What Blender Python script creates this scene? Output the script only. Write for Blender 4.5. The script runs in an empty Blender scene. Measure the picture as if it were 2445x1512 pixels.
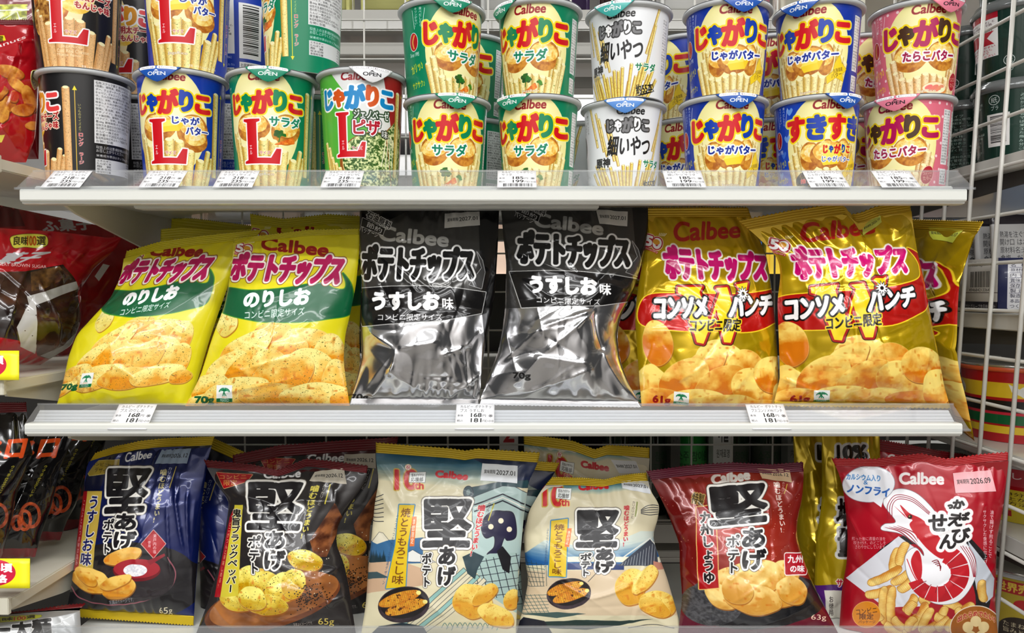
import bpy, bmesh, math, random
import numpy as np
from mathutils import Vector
SC = bpy.context.scene
COL = SC.collection

# ---------------------------------------------------------------- camera, light, exposure
FPX, ZC, PITCH = 1800.0, 1.25, math.radians(1.85)
cam = bpy.data.cameras.new('camera')
cam_o = bpy.data.objects.new('camera', cam); COL.objects.link(cam_o)
cam.sensor_fit = 'HORIZONTAL'; cam.sensor_width = 36.0; cam.lens = FPX / 2445.0 * 36.0
cam.clip_start = 0.02; cam.clip_end = 50
cam_o.location = (0, 0, ZC); cam_o.rotation_euler = (math.pi / 2 - PITCH, 0, 0)
SC.camera = cam_o
SC.view_settings.view_transform = 'Standard'; SC.view_settings.look = 'None'
SC.view_settings.exposure = -0.42; SC.view_settings.gamma = 1.0
try: SC.view_settings.use_curve_mapping = False
except Exception: pass
SC.cycles.max_bounces = 8; SC.cycles.transparent_max_bounces = 16
SC.cycles.use_denoising = True
world = bpy.data.worlds.new('store_ambience'); SC.world = world; world.use_nodes = True
world.node_tree.nodes['Background'].inputs[0].default_value = (0.93, 0.97, 1.0, 1)
world.node_tree.nodes['Background'].inputs[1].default_value = 0.03
def area_light(name, loc, sx, sy, power, rot=(0, 0, 0), col=(1, 1, 1)):
    l = bpy.data.lights.new(name, 'AREA'); l.shape = 'RECTANGLE'; l.size = sx; l.size_y = sy
    l.energy = power; l.color = col
    o = bpy.data.objects.new(name, l); COL.objects.link(o); o.location = loc; o.rotation_euler = rot
    return o
# ceiling tubes over the aisle in front of the gondola and over the aisle behind it, plus an added fill
area_light('ceiling_tube_and_fill', (0.0, -0.35, 2.75), 3.6, 0.16, 44)
area_light('ceiling_tube_and_fill', (0.0, -1.35, 2.75), 3.6, 0.16, 78)
area_light('ceiling_tube_and_fill', (0.0, -2.1, 2.75), 3.6, 0.16, 60)  # added lamp, brightens the aisle side that the foil mirrors
area_light('ceiling_tube_and_fill', (0.0, 2.0, 2.75), 4.5, 0.25, 75)

def at(px, py, Y):
    """the point seen at photograph pixel px, py that lies at depth Y in front of the camera"""
    px = np.asarray(px, float); py = np.asarray(py, float); Y = np.asarray(Y, float)
    xc = (px - 1222.5) / FPX; yc = (756.0 - py) / FPX
    dy = math.cos(PITCH) + yc * math.sin(PITCH); dz = -math.sin(PITCH) + yc * math.cos(PITCH)
    t = Y / dy
    return np.stack(np.broadcast_arrays(xc * t, Y, ZC + dz * t), -1)
def proj(P):
    x = P[..., 0]; y = P[..., 1]; z = P[..., 2] - ZC
    f = y * math.cos(PITCH) - z * math.sin(PITCH); u = y * math.sin(PITCH) + z * math.cos(PITCH)
    return np.stack([1222.5 + FPX * x / f, 756.0 - FPX * u / f], -1)

# ---------------------------------------------------------------- objects, names, labels
def tag(o, label=None, cat=None, group=None, kind=None):
    if label: o['label'] = label
    if cat: o['category'] = cat
    if group: o['group'] = group
    if kind: o['kind'] = kind
    return o
def thing(name, label, cat, loc=(0, 0, 0), group=None):
    o = bpy.data.objects.new(name, None); COL.objects.link(o); o.location = loc
    o.empty_display_size = 0.02
    return tag(o, label, cat, group)
def obj(name, me, parent=None, m=None, smooth=True):
    """links a mesh as one object; with a parent whose base is not the origin, the mesh stays where it is"""
    if isinstance(me, bmesh.types.BMesh):
        bm = me; me = bpy.data.meshes.new(name); bm.to_mesh(me); bm.free()
    if m is not None and len(me.materials) == 0: me.materials.append(m)
    if smooth: me.polygons.foreach_set('use_smooth', [True] * len(me.polygons))
    o = bpy.data.objects.new(name, me); COL.objects.link(o)
    if parent is not None:
        o.parent = parent; o.location = -Vector(parent.location)
    return o
def mesh(name, V, F, uv=None, m=None, mi=None):
    me = bpy.data.meshes.new(name)
    me.from_pydata([tuple(map(float, v)) for v in V], [], [tuple(int(i) for i in f) for f in F])
    if uv is not None:
        lay = me.uv_layers.new(name='print')
        idx = np.empty(len(me.loops), np.int32); me.loops.foreach_get('vertex_index', idx)
        lay.data.foreach_set('uv', np.asarray(uv, np.float32)[idx].ravel())
    for k in (m if isinstance(m, (list, tuple)) else [m] if m is not None else []): me.materials.append(k)
    if mi is not None: me.polygons.foreach_set('material_index', np.asarray(mi, np.int32))
    me.update()
    return me
def grid_faces(nu, nv, off=0, flip=False):
    i, j = np.meshgrid(np.arange(nu - 1), np.arange(nv - 1), indexing='ij')
    a = (i * nv + j).ravel() + off
    f = np.stack([a, a + 1, a + nv + 1, a + nv], 1)
    return f[:, ::-1] if flip else f
def bm_box(bm, x0, x1, y0, y1, z0, z1):
    vs = [bm.verts.new(p) for p in ((x0, y0, z0), (x1, y0, z0), (x1, y1, z0), (x0, y1, z0), (x0, y0, z1), (x1, y0, z1), (x1, y1, z1), (x0, y1, z1))]
    for f in ((3, 2, 1, 0), (4, 5, 6, 7), (0, 1, 5, 4), (1, 2, 6, 5), (2, 3, 7, 6), (3, 0, 4, 7)): bm.faces.new([vs[i] for i in f])
def box_bm(*boxes, bevel=0.0, seg=2):
    bm = bmesh.new()
    for b in boxes: bm_box(bm, *b)
    if bevel: bmesh.ops.bevel(bm, geom=bm.edges[:], offset=bevel, segments=seg, affect='EDGES', clamp_overlap=True)
    return bm
def bm_rod(bm, p, q, r, n=8):
    p = Vector(p); q = Vector(q); d = (q - p).normalized()
    a = d.orthogonal().normalized(); b = d.cross(a)
    rings = []
    for c in (p, q):
        rings.append([bm.verts.new(c + r * (math.cos(t) * a + math.sin(t) * b)) for t in [2 * math.pi * k / n for k in range(n)]])
    for k in range(n): bm.faces.new((rings[0][k], rings[0][(k + 1) % n], rings[1][(k + 1) % n], rings[1][k]))
    bm.faces.new(rings[0][::-1]); bm.faces.new(rings[1])
def lathe(prof, n=64, c=(0, 0, 0)):
    """prof: (radius, z) from bottom to top; the seam faces away from the camera. returns verts, faces, uv"""
    prof = np.asarray(prof, float); k = len(prof)
    th = np.linspace(0, 2 * math.pi, n + 1)
    X = np.outer(np.sin(th - math.pi), prof[:, 0]); Yy = np.outer(-np.cos(th - math.pi), prof[:, 0])
    V = np.stack([X + c[0], Yy + c[1], np.broadcast_to(prof[:, 1] + c[2], X.shape)], -1).reshape(-1, 3)
    z = prof[:, 1]; vv = (z - z.min()) / max(1e-9, z.max() - z.min())
    uv = np.stack([np.repeat(th / (2 * math.pi), k), np.tile(vv, n + 1)], -1)
    return V, grid_faces(n + 1, k, flip=True), uv

# ---------------------------------------------------------------- materials
def mat(name, col, rough=0.5, metal=0.0, coat=0.0, spec=0.5, noise=0.0, scale=60.0, bump=0.0):
    m = bpy.data.materials.new(name); m.use_nodes = True; nt = m.node_tree; b = nt.nodes['Principled BSDF']
    c = lin(col)
    b.inputs['Base Color'].default_value = (*c, 1); b.inputs['Roughness'].default_value = rough
    b.inputs['Metallic'].default_value = metal; b.inputs['Coat Weight'].default_value = coat
    b.inputs['Specular IOR Level'].default_value = spec
    if noise or bump:
        tc = nt.nodes.new('ShaderNodeTexCoord'); n = nt.nodes.new('ShaderNodeTexNoise'); n.inputs['Scale'].default_value = scale
        n.inputs['Detail'].default_value = 4
        nt.links.new(tc.outputs['Object'], n.inputs['Vector'])
        if noise:
            r = nt.nodes.new('ShaderNodeValToRGB')
            r.color_ramp.elements[0].color = (*[x * (1 - noise) for x in c], 1)
            r.color_ramp.elements[1].color = (*[min(1, x * (1 + noise)) for x in c], 1)
            nt.links.new(n.outputs['Fac'], r.inputs['Fac']); nt.links.new(r.outputs['Color'], b.inputs['Base Color'])
        if bump:
            bp = nt.nodes.new('ShaderNodeBump'); bp.inputs['Strength'].default_value = bump; bp.inputs['Distance'].default_value = 0.002
            nt.links.new(n.outputs['Fac'], bp.inputs['Height']); nt.links.new(bp.outputs['Normal'], b.inputs['Normal'])
    return m
def lin(c):
    c = [x / 255.0 for x in c[:3]]
    return [x / 12.92 if x <= 0.04045 else ((x + 0.055) / 1.055) ** 2.4 for x in c]
def clear_mat(name, tint=(255, 255, 255), haze=0.15, gloss=0.2, rough=0.08):
    """clear plastic sheet: see-through, with a hazy and a glossy share"""
    m = bpy.data.materials.new(name); m.use_nodes = True; nt = m.node_tree; nt.nodes.remove(nt.nodes['Principled BSDF'])
    out = nt.nodes['Material Output']
    t = nt.nodes.new('ShaderNodeBsdfTransparent'); t.inputs[0].default_value = (*lin(tint), 1)
    d = nt.nodes.new('ShaderNodeBsdfDiffuse'); d.inputs[0].default_value = (*lin((240, 241, 242)), 1)
    g = nt.nodes.new('ShaderNodeBsdfGlossy'); g.inputs['Roughness'].default_value = rough
    m1 = nt.nodes.new('ShaderNodeMixShader'); m1.inputs[0].default_value = haze
    m2 = nt.nodes.new('ShaderNodeMixShader'); m2.inputs[0].default_value = gloss
    nt.links.new(t.outputs[0], m1.inputs[1]); nt.links.new(d.outputs[0], m1.inputs[2])
    nt.links.new(m1.outputs[0], m2.inputs[1]); nt.links.new(g.outputs[0], m2.inputs[2])
    nt.links.new(m2.outputs[0], out.inputs['Surface'])
    return m
def print_mat(name, cv, rough=0.3, coat=0.3, bump=0.0, bscale=25.0, spec=0.5):
    """printed film or paper: the artwork drawn by the functions below; its alpha channel says how metallic the ink is"""
    h, w = cv.a.shape[:2]
    img = bpy.data.images.new(name, w, h, alpha=True)
    img.alpha_mode = 'CHANNEL_PACKED'
    img.pixels.foreach_set(np.clip(cv.a[::-1], 0, 1).astype(np.float32).ravel()); img.update(); img.pack()
    m = bpy.data.materials.new(name); m.use_nodes = True; nt = m.node_tree; b = nt.nodes['Principled BSDF']
    t = nt.nodes.new('ShaderNodeTexImage'); t.image = img; t.extension = 'EXTEND'
    nt.links.new(t.outputs['Color'], b.inputs['Base Color']); nt.links.new(t.outputs['Alpha'], b.inputs['Metallic'])
    b.inputs['Roughness'].default_value = rough; b.inputs['Coat Weight'].default_value = coat
    b.inputs['Coat Roughness'].default_value = 0.06; b.inputs['Specular IOR Level'].default_value = spec
    if bump:
        tc = nt.nodes.new('ShaderNodeTexCoord'); n = nt.nodes.new('ShaderNodeTexNoise'); n.inputs['Scale'].default_value = bscale
        n.inputs['Detail'].default_value = 3; n.inputs['Distortion'].default_value = 0.8
        bp = nt.nodes.new('ShaderNodeBump'); bp.inputs['Strength'].default_value = bump; bp.inputs['Distance'].default_value = 0.004
        nt.links.new(tc.outputs['Object'], n.inputs['Vector']); nt.links.new(n.outputs['Fac'], bp.inputs['Height'])
        nt.links.new(bp.outputs['Normal'], b.inputs['Normal']); nt.links.new(bp.outputs['Normal'], b.inputs['Coat Normal'])
    return m

# ---------------------------------------------------------------- drawing the printed artwork
_tc = bpy.data.curves.new('glyph_source', 'FONT'); _to = bpy.data.objects.new('glyph_source', _tc); COL.objects.link(_to)
_dg = None
_gl = {}
def _splines(body):
    _tc.body = body
    bpy.context.view_layer.update()
    dg = bpy.context.evaluated_depsgraph_get()
    cu = _to.evaluated_get(dg).to_curve(dg, apply_modifiers=False)
    res = []
    t = np.linspace(0, 1, 6)[:-1, None]
    for s in cu.splines:
        bp = s.bezier_points
        if len(bp) < 2: continue
        co = np.array([p.co[:2] for p in bp]); hl = np.array([p.handle_left[:2] for p in bp]); hr = np.array([p.handle_right[:2] for p in bp])
        pts = []
        for i in range(len(bp)):
            j = (i + 1) % len(bp)
            pts.append((1 - t) ** 3 * co[i] + 3 * (1 - t) ** 2 * t * hr[i] + 3 * (1 - t) * t * t * hl[j] + t ** 3 * co[j])
        res.append(np.concatenate(pts))
    _to.evaluated_get(dg).to_curve_clear()
    return res
def glyph(ch):
    if ch not in _gl:
        if ch in ' \u3000': _gl[ch] = ([], 0.35 if ch == ' ' else 1.0)
        else:
            d = _splines('.')[0][:, 0].min()
            s = _splines(ch + '.')
            adv = s[-1][:, 0].min() - d
            _gl[ch] = (s[:-1], adv)
    return _gl[ch]
def layout(s, vert=False, sp=0.0):
    """list per character of contours in em units, y down"""
    out = []; x = 0.0
    for ch in s:
        c, adv = glyph(ch)
        c = [p * [1, -1] for p in c]
        if vert:
            if ch in 'ー〜': c = [np.stack([0.5 - (p[:, 1] + 0.36), p[:, 0] - 0.5 - 0.36], -1) for p in c]
            out.append([p + [0, x] for p in c]); x += 1.0 + sp if ch not in ' ' else 0.5
        else:
            out.append([p + [x, 0] for p in c]); x += adv + sp
    return out
def fillmask(cons, x0, y0, w, h, SS=3):
    D = np.zeros((h * SS, w * SS + 1), np.int16)
    E = []
    for c in cons:
        E.append(np.concatenate([c, np.roll(c, -1, 0)], 1))
    E = np.concatenate(E)
    E[:, [0, 2]] = (E[:, [0, 2]] - x0) * SS; E[:, [1, 3]] = (E[:, [1, 3]] - y0) * SS - 0.5
    d = np.where(E[:, 3] > E[:, 1], 1, -1); lo = np.minimum(E[:, 1], E[:, 3]); hi = np.maximum(E[:, 1], E[:, 3])
    j0 = np.clip(np.ceil(lo), 0, h * SS).astype(int); j1 = np.clip(np.ceil(hi), 0, h * SS).astype(int)
    n = np.maximum(j1 - j0, 0); k = np.repeat(np.arange(len(E)), n)
    if len(k) == 0: return np.zeros((h, w))
    j = j0[k] + (np.arange(len(k)) - np.repeat(np.cumsum(n) - n, n))
    e = E[k]; x = e[:, 0] + (j - e[:, 1]) / (e[:, 3] - e[:, 1]) * (e[:, 2] - e[:, 0])
    np.add.at(D, (j, np.clip(np.ceil(x - 0.5), 0, w * SS).astype(int)), d[k].astype(np.int16))
    m = (np.cumsum(D, 1)[:, :-1] != 0).astype(np.float32)
    return m.reshape(h, SS, w, SS).mean((1, 3))
def dilate(m, r):
    if r <= 0: return m
    R = int(math.ceil(r)); o = np.zeros_like(m); h, w = m.shape
    for dy in range(-R, R + 1):
        for dx in range(-R, R + 1):
            k = r + 0.5 - math.hypot(dx, dy)
            if k <= 0: continue
            k = min(1, k)
            s = m[max(0, -dy):h - max(0, dy), max(0, -dx):w - max(0, dx)]
            t = o[max(0, dy):h - max(0, -dy), max(0, dx):w - max(0, -dx)]
            np.maximum(t, s * k if k < 1 else s, out=t)
    return o
def vnoise(x, y, seed):
    rs = np.random.RandomState(seed); T = rs.rand(64, 64)
    xi = np.floor(x).astype(int); yi = np.floor(y).astype(int); fx = x - xi; fy = y - yi
    fx = fx * fx * (3 - 2 * fx); fy = fy * fy * (3 - 2 * fy)
    g = lambda a, b: T[a & 63, b & 63]
    return (g(xi, yi) * (1 - fx) + g(xi + 1, yi) * fx) * (1 - fy) + (g(xi, yi + 1) * (1 - fx) + g(xi + 1, yi + 1) * fx) * fy
def fnoise(x, y, seed, o=3):
    return sum(vnoise(x * 2 ** k, y * 2 ** k, seed + k) * 0.5 ** k for k in range(o)) / sum(0.5 ** k for k in range(o))
class CV:
    """a sheet of artwork: w x h units at s pixels a unit; M maps the units one draws in to the sheet's units"""
    def __init__(c, w, h, s=1.6, bg=(255, 255, 255), met=0.0, M=None):
        c.s = s; c.M = M; c.a = np.empty((int(round(h * s)), int(round(w * s)), 4)); c.a[..., :3] = np.array(bg) / 255.0; c.a[..., 3] = met
    def mp(c, p):
        p = np.asarray(p, float)
        return (c.M(p) if c.M else p) * c.s
    def paint(c, cons, col, ol=(), b=0.0, met=0.0, al=1.0, cols=None, mapped=False):
        """fills contours; ol: (radius, colour[, metal]) outlines from the outermost in; b: extra boldness"""
        if not mapped: cons = [c.mp(p) for p in cons]
        groups = cols if cols is not None else None
        allc = cons
        if not allc: return
        P = np.concatenate(allc); pad = 2 + max([o[0] for o in ol] + [0]) * c.s + b * c.s
        H, W = c.a.shape[:2]
        x0 = int(max(0, math.floor(P[:, 0].min() - pad))); y0 = int(max(0, math.floor(P[:, 1].min() - pad)))
        x1 = int(min(W, math.ceil(P[:, 0].max() + pad))); y1 = int(min(H, math.ceil(P[:, 1].max() + pad)))
        if x1 <= x0 or y1 <= y0: return
        # keep what lies just outside the sheet so that outlines do not break at its border
        m = dilate(fillmask(allc, x0, y0, x1 - x0, y1 - y0), b * c.s)
        A = c.a[y0:y1, x0:x1]
        for o in ol:
            k = dilate(m, o[0] * c.s)[..., None]
            A[..., :3] = A[..., :3] * (1 - k) + np.array(o[1]) / 255.0 * k
            A[..., 3:] = A[..., 3:] * (1 - k) + (o[2] if len(o) > 2 else 0.0) * k
        if col is None: return
        if callable(col):
            yy, xx = np.mgrid[y0:y1, x0:x1]; rgb = col(xx / c.s, yy / c.s) / 255.0
        else: rgb = np.array(col) / 255.0
        k = m[..., None] * al
        A[..., :3] = A[..., :3] * (1 - k) + rgb * k
        A[..., 3:] = A[..., 3:] * (1 - k) + met * k
    def T(c, s, box, col=(0, 0, 0), ol=(), b=0.0, vert=False, sp=0.0, rot=0.0, sk=0.0, met=0.0, al=1.0, arc=0.0, wav=None):
        """text whose ink fills box: x0,y0,x1,y1 or four corners (tl, tr, br, bl)"""
        L = layout(s, vert, sp)
        A = [p for ch in L for p in ch]
        if not A: return
        P = np.concatenate(A); lo = P.min(0); hi = P.max(0); d = np.maximum(hi - lo, 1e-6)
        box = list(box)
        if len(box) == 4:
            x0, y0, x1, y1 = box; x0 += b; x1 -= b; y0 += b; y1 -= b
            q = np.array([(x0, y0), (x1, y0), (x1, y1), (x0, y1)], float)
            if sk: q[:2, 0] += sk; 
            if rot:
                cc = q.mean(0); a = math.radians(rot); R = np.array([[math.cos(a), math.sin(a)], [-math.sin(a), math.cos(a)]])
                q = (q - cc) @ R + cc
        else: q = np.array(box, float).reshape(4, 2)
        def f(p):
            uv = (p - lo) / d; u = uv[:, :1]; v = uv[:, 1:]
            r = (q[0] * (1 - u) + q[1] * u) * (1 - v) + (q[3] * (1 - u) + q[2] * u) * v
            if arc: r = r + np.concatenate([0 * u, arc * (2 * u - 1) ** 2], 1)
            return c.mp(r)
        cols = col if isinstance(col, list) else None
        M = [[f(p) for p in ch] for ch in L]
        allc = [p for ch in M for p in ch]
        c.paint(allc, None if cols else col, ol, b, met, al, mapped=True)
        if cols:
            i = 0
            for ch in M:
                if not ch: continue
                c.paint(ch, cols[i % len(cols)], (), b, met, al, mapped=True); i += 1
    def P(c, pts, col, ol=(), smooth=False, met=0.0, al=1.0):
        pts = np.asarray(pts, float)
        if smooth: pts = catmull(pts)
        else: pts = dense(pts)
        c.paint([pts], col, ol, 0.0, met, al)
    def R(c, x0, y0, x1, y1, col, r=0.0, ol=(), met=0.0, al=1.0, rot=0.0):
        if r:
            p = []
            for cx, cy, a in ((x1 - r, y0 + r, -90), (x1 - r, y1 - r, 0), (x0 + r, y1 - r, 90), (x0 + r, y0 + r, 180)):
                for k in range(7): t = math.radians(a + 15 * k); p.append((cx + r * math.cos(t), cy + r * math.sin(t)))
        else: p = [(x0, y0), (x1, y0), (x1, y1), (x0, y1)]
        p = np.array(p, float)
        if rot:
            cc = np.array([(x0 + x1) / 2, (y0 + y1) / 2]); a = math.radians(rot)
            p = (p - cc) @ np.array([[math.cos(a), math.sin(a)], [-math.sin(a), math.cos(a)]]) + cc
        c.P(p, col, ol, met=met, al=al)
    def E(c, cx, cy, rx, ry, col, rot=0.0, ol=(), met=0.0, al=1.0, wob=0.0, seed=0):
        t = np.linspace(0, 2 * math.pi, 49)[:-1]; k = np.ones_like(t)
        if wob:
            rs = np.random.RandomState(seed)
            for n in (2, 3, 5): k += wob * rs.uniform(-1, 1) * np.cos(n * t + rs.uniform(0, 6.3)) / n * 2
        a = math.radians(rot); x = rx * np.cos(t) * k; y = ry * np.sin(t) * k
        c.paint([np.stack([cx + x * math.cos(a) - y * math.sin(a), cy + x * math.sin(a) + y * math.cos(a)], -1)], col, ol, 0, met, al)
    def L(c, pts, w, col, smooth=False, met=0.0, al=1.0, taper=False, ol=()):
        pts = np.asarray(pts, float)
        pts = catmull(pts, closed=False) if smooth else dense(pts, closed=False)
        d = np.gradient(pts, axis=0); d /= np.maximum(np.linalg.norm(d, axis=1, keepdims=True), 1e-9)
        n = np.stack([-d[:, 1], d[:, 0]], -1) * w / 2
        if taper: n = n * np.sin(np.linspace(0.15, math.pi - 0.05, len(n)))[:, None]
        c.paint([np.concatenate([pts + n, (pts - n)[::-1]])], col, ol, 0, met, al)
    def grad(c, fn):
        """repaints the whole sheet: fn(x, y) -> rgb, x and y in sheet units"""
        yy, xx = np.mgrid[0:c.a.shape[0], 0:c.a.shape[1]]
        c.a[..., :3] = fn(xx / c.s, yy / c.s) / 255.0
def dense(p, closed=True, step=12.0):
    out = []; n = len(p)
    for i in range(n if closed else n - 1):
        a = p[i]; b = p[(i + 1) % n]; k = max(1, int(np.linalg.norm(b - a) / step))
        out.append(a + (b - a) * (np.arange(k) / k)[:, None])
    if not closed: out.append(p[-1:])
    return np.concatenate(out)
def catmull(p, closed=True, k=8):
    n = len(p); t = (np.arange(k) / k)[:, None]; out = []
    g = (lambda i: p[i % n]) if closed else (lambda i: p[min(max(i, 0), n - 1)])
    for i in range(n if closed else n - 1):
        a, b, c, d = g(i - 1), g(i), g(i + 1), g(i + 2)
        out.append(0.5 * (2 * b + (c - a) * t + (2 * a - 5 * b + 4 * c - d) * t ** 2 + (3 * b - a - 3 * c + d) * t ** 3))
    if not closed: out.append(p[-1:])
    return np.concatenate(out)
def mixc(a, b, k):
    k = np.clip(k, 0, 1)[..., None]; return np.array(a, float) * (1 - k) + np.array(b, float) * k
def chipcol(lo=(226, 150, 40), hi=(252, 224, 130), sc=0.06, seed=1, speck=None, ns=0.55):
    def f(x, y):
        n = fnoise(x * sc + seed * 3.1, y * sc + seed * 1.7, seed, 4); c = mixc(lo, hi, (n - 0.28) / 0.42)
        if speck is not None: c = np.where((vnoise(x * ns, y * ns, seed + 9) > 0.86)[..., None], np.array(speck, float), c)
        return c
    return f
# ---------------------------------------------------------------- artwork of the cups (unrolled wall, 600 units round)
DKRED = (150, 10, 22); CREAM = (250, 244, 178); YEL = (255, 232, 20); WHITE = (252, 252, 252)
INGR = ['名称:スナック菓子 原材料名:じゃがいも', '(国産)、植物油、乾燥じゃがいも、チェ', 'ダー、チェダーチーズ、粉末植物油', 'キャベツ、デキストリン、粉末ソース、菓',
        '子、たん白加水分解物(大豆・鶏肉を', '含む)、米粉、魚醤パウダー(魚介類を', '粉末しょうゆ(小麦を含む)、酵母エキス', 'ウダー、チーズパウダー/調味料(アミノ',
        '酸等)、乳化剤、香料、着色料(紅麹、', 'ロチノイド)、酸化防止剤(V.E、V.C、', 'チャ抽出物)、酸味料、水酸化Ca、甘味', '(ステビア、甘草)、香辛料抽出物 内容',
        '量:66g 賞味期限:カップの底面に記載', '保存方法:直射日光の当たる所、高温多', '湿の所での保存はさけてください。', 'カルビー株式会社', '東京都千代田区丸の内1-8-3', '製造所固有記号はカップ底面の下段', '左側に記載']
NUTR = ['エネルギー', 'たんぱく質', '脂  質', '炭水化物', '食塩相当量']
def textblock(c, lines, x0, y0, x1, pitch, col=(30, 30, 30), full=None):
    n = max(len(l) for l in lines)
    for i, l in enumerate(lines):
        w = (x1 - x0) * min(1.0, (len(l) / (full or n)) ** 0.7)
        c.T(l, (x0, y0 + i * pitch, x0 + w, y0 + i * pitch + pitch * 0.82), col)
def barcode(c, x0, y0, x1, y1, seed=1, vert=False, col=(20, 20, 20)):
    rs = np.random.RandomState(seed); p = 0.0; span = (y1 - y0) if vert else (x1 - x0)
    while p < span - 1:
        w = rs.choice([1.0, 1.0, 1.8, 2.6]) * max(0.5, span / 90); g = rs.choice([1.0, 1.6, 2.4]) * max(0.5, span / 90)
        if vert: c.R(x0, y0 + p, x1, y0 + min(span, p + w), col)
        else: c.R(x0 + p, y0, x0 + min(span, p + w), y1, col)
        p += w + g
def stick(c, x, y, x2, y2, w, seed=0, lo=(204, 160, 58), hi=(252, 238, 162), spk=(110, 130, 40)):
    """one fried potato stick from its round tip at x, y to its lower end"""
    d = np.array([x2 - x, y2 - y], float); l = np.linalg.norm(d); d /= l; n = np.array([-d[1], d[0]])
    p0 = np.array([x, y], float); h = w / 2
    pts = [p0 + n * h + d * 1.5, p0 + n * h * 0.6, p0 - n * h * 0.6, p0 - n * h + d * 1.5, p0 + d * l - n * h, p0 + d * l + n * h]
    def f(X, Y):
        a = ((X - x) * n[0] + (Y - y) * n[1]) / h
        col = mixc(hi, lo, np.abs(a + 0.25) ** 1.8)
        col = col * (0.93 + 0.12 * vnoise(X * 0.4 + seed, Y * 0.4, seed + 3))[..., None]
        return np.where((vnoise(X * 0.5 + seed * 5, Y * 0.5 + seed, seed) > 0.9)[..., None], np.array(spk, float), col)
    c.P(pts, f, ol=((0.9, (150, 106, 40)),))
    c.E(p0[0] + d[0], p0[1] + d[1], h * 0.8, h * 0.42, (253, 244, 190), rot=math.degrees(math.atan2(n[1], n[0])))
def fan(c, cx, tops, bot, w, seed=0, **k):
    """a fan of sticks: tops is a list of x, y; lower ends converge below the cup's edge"""
    for i, (x, y) in enumerate(tops):
        stick(c, x, y, cx + (x - cx) * 0.72, bot, w, seed + i, **k)
def jaga(c, box, cols, ol, s='じゃがりこ', lift=7):
    """the big rounded logo letters, each in its own box along an arch"""
    x0, y0, x1, y1 = box; W = x1 - x0; H = y1 - y0
    spec = {'じ': (0, .12, .2, .96), 'ゃ': (.17, .18, .37, .9), 'が': (.33, 0, .62, 1), 'り': (.59, .02, .78, .88), 'こ': (.77, .14, 1, .88)} if s == 'じゃがりこ' else \
           {i: (i / len(s), .03, (i + 1) / len(s) + .01, .97) for i in range(len(s))}
    M = []
    for i, ch in enumerate(s):
        a, b, d, e = spec[ch] if s == 'じゃがりこ' else spec[i]
        M.append((ch, (x0 + W * a + 2, y0 + H * b, x0 + W * d - 2, y0 + H * e), cols[i % len(cols)]))
    B = H * 0.062
    for o in ol:
        for ch, bx, k in M: c.T(ch, bx, None, ol=(o,), b=B)
    for ch, bx, k in M: c.T(ch, bx, k, b=B)
def potato(c, x, y, rx, ry, rot=0, seed=1):
    c.E(x, y, rx, ry, chipcol((168, 92, 20), (216, 148, 52), .12, seed), rot=rot, wob=.04, seed=seed)
    c.E(x, y - ry * .22, rx * .84, ry * .66, chipcol((240, 176, 60), (255, 236, 150), .16, seed + 2), rot=rot, wob=.08, seed=seed + 5)
    c.E(x, y - ry * .3, rx * .5, ry * .36, chipcol((250, 214, 110), (255, 250, 214), .2, seed + 3), rot=rot, wob=.12, seed=seed + 6, al=.75)
def parsley(c, x, y, s=1.0, col=(24, 92, 30)):
    rs = np.random.RandomState(int(x) + 1)
    for k in range(9):
        a = rs.uniform(0, 6.3); r = rs.uniform(2, 9) * s
        c.E(x + r * math.cos(a), y + r * math.sin(a) * .8, 4.6 * s, 3.6 * s, (col[0] + rs.randint(-12, 30), col[1] + rs.randint(-20, 36), col[2]), wob=.3, seed=k)
    c.L([(x, y), (x - 3 * s, y + 16 * s)], 1.6 * s, (40, 120, 40))
def carrot(c, x0, y0, x1, y1, w):
    d = np.array([x1 - x0, y1 - y0], float); n = np.array([-d[1], d[0]]) / np.linalg.norm(d) * w
    c.P([(x0, y0), (x0 + d[0] * .6 + n[0] * .7, y0 + d[1] * .6 + n[1] * .7), (x1 + n[0], y1 + n[1]), (x1 + d[0] * .06, y1 + d[1] * .06), (x1 - n[0], y1 - n[1]), (x0 + d[0] * .6 - n[0] * .7, y0 + d[1] * .6 - n[1] * .7)],
        chipcol((214, 84, 8), (250, 150, 50), .2, 4), smooth=True)
def butter(c, x, y, s=1.0):
    c.P([(x - 24 * s, y + 2 * s), (x - 12 * s, y - 17 * s), (x + 22 * s, y - 20 * s), (x + 30 * s, y - 6 * s), (x + 20 * s, y + 12 * s), (x - 16 * s, y + 16 * s)], (244, 206, 30))
    c.P([(x - 24 * s, y + 2 * s), (x - 12 * s, y - 17 * s), (x + 22 * s, y - 20 * s), (x + 16 * s, y - 4 * s)], (255, 232, 92))
    c.P([(x - 24 * s, y + 2 * s), (x + 16 * s, y - 4 * s), (x + 20 * s, y + 12 * s), (x - 16 * s, y + 16 * s)], (250, 216, 44))
def side_marks(c, H, bg, small=False):
    """what stands left of the front: the red oval seal, a slogan and the crunch words; right of it the white data panel"""
    for i, s in enumerate(('食べだしたら', 'キリンがない!')): c.T(s, (192 - i * 13, 8, 200 - i * 13, 52), WHITE, vert=True)
    c.L([(172, 12), (177, 56)], 1, WHITE); c.L([(208, 12), (200, 56)], 1, WHITE)
    c.E(172, 84, 13, 20, (178, 18, 26), ol=((1.6, WHITE),))
    c.L([(176, 68), (169, 84), (173, 100)], 3, (236, 190, 80), smooth=True)
    c.T('Since 1995', (157, 108, 188, 117), WHITE)
    c.T('カリッ♪', (158, 132, 198, 154), YEL, rot=-16, b=.6); c.T('サクサク♪', (160, 174, 202, 190), YEL, rot=-6, b=.4)
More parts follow.
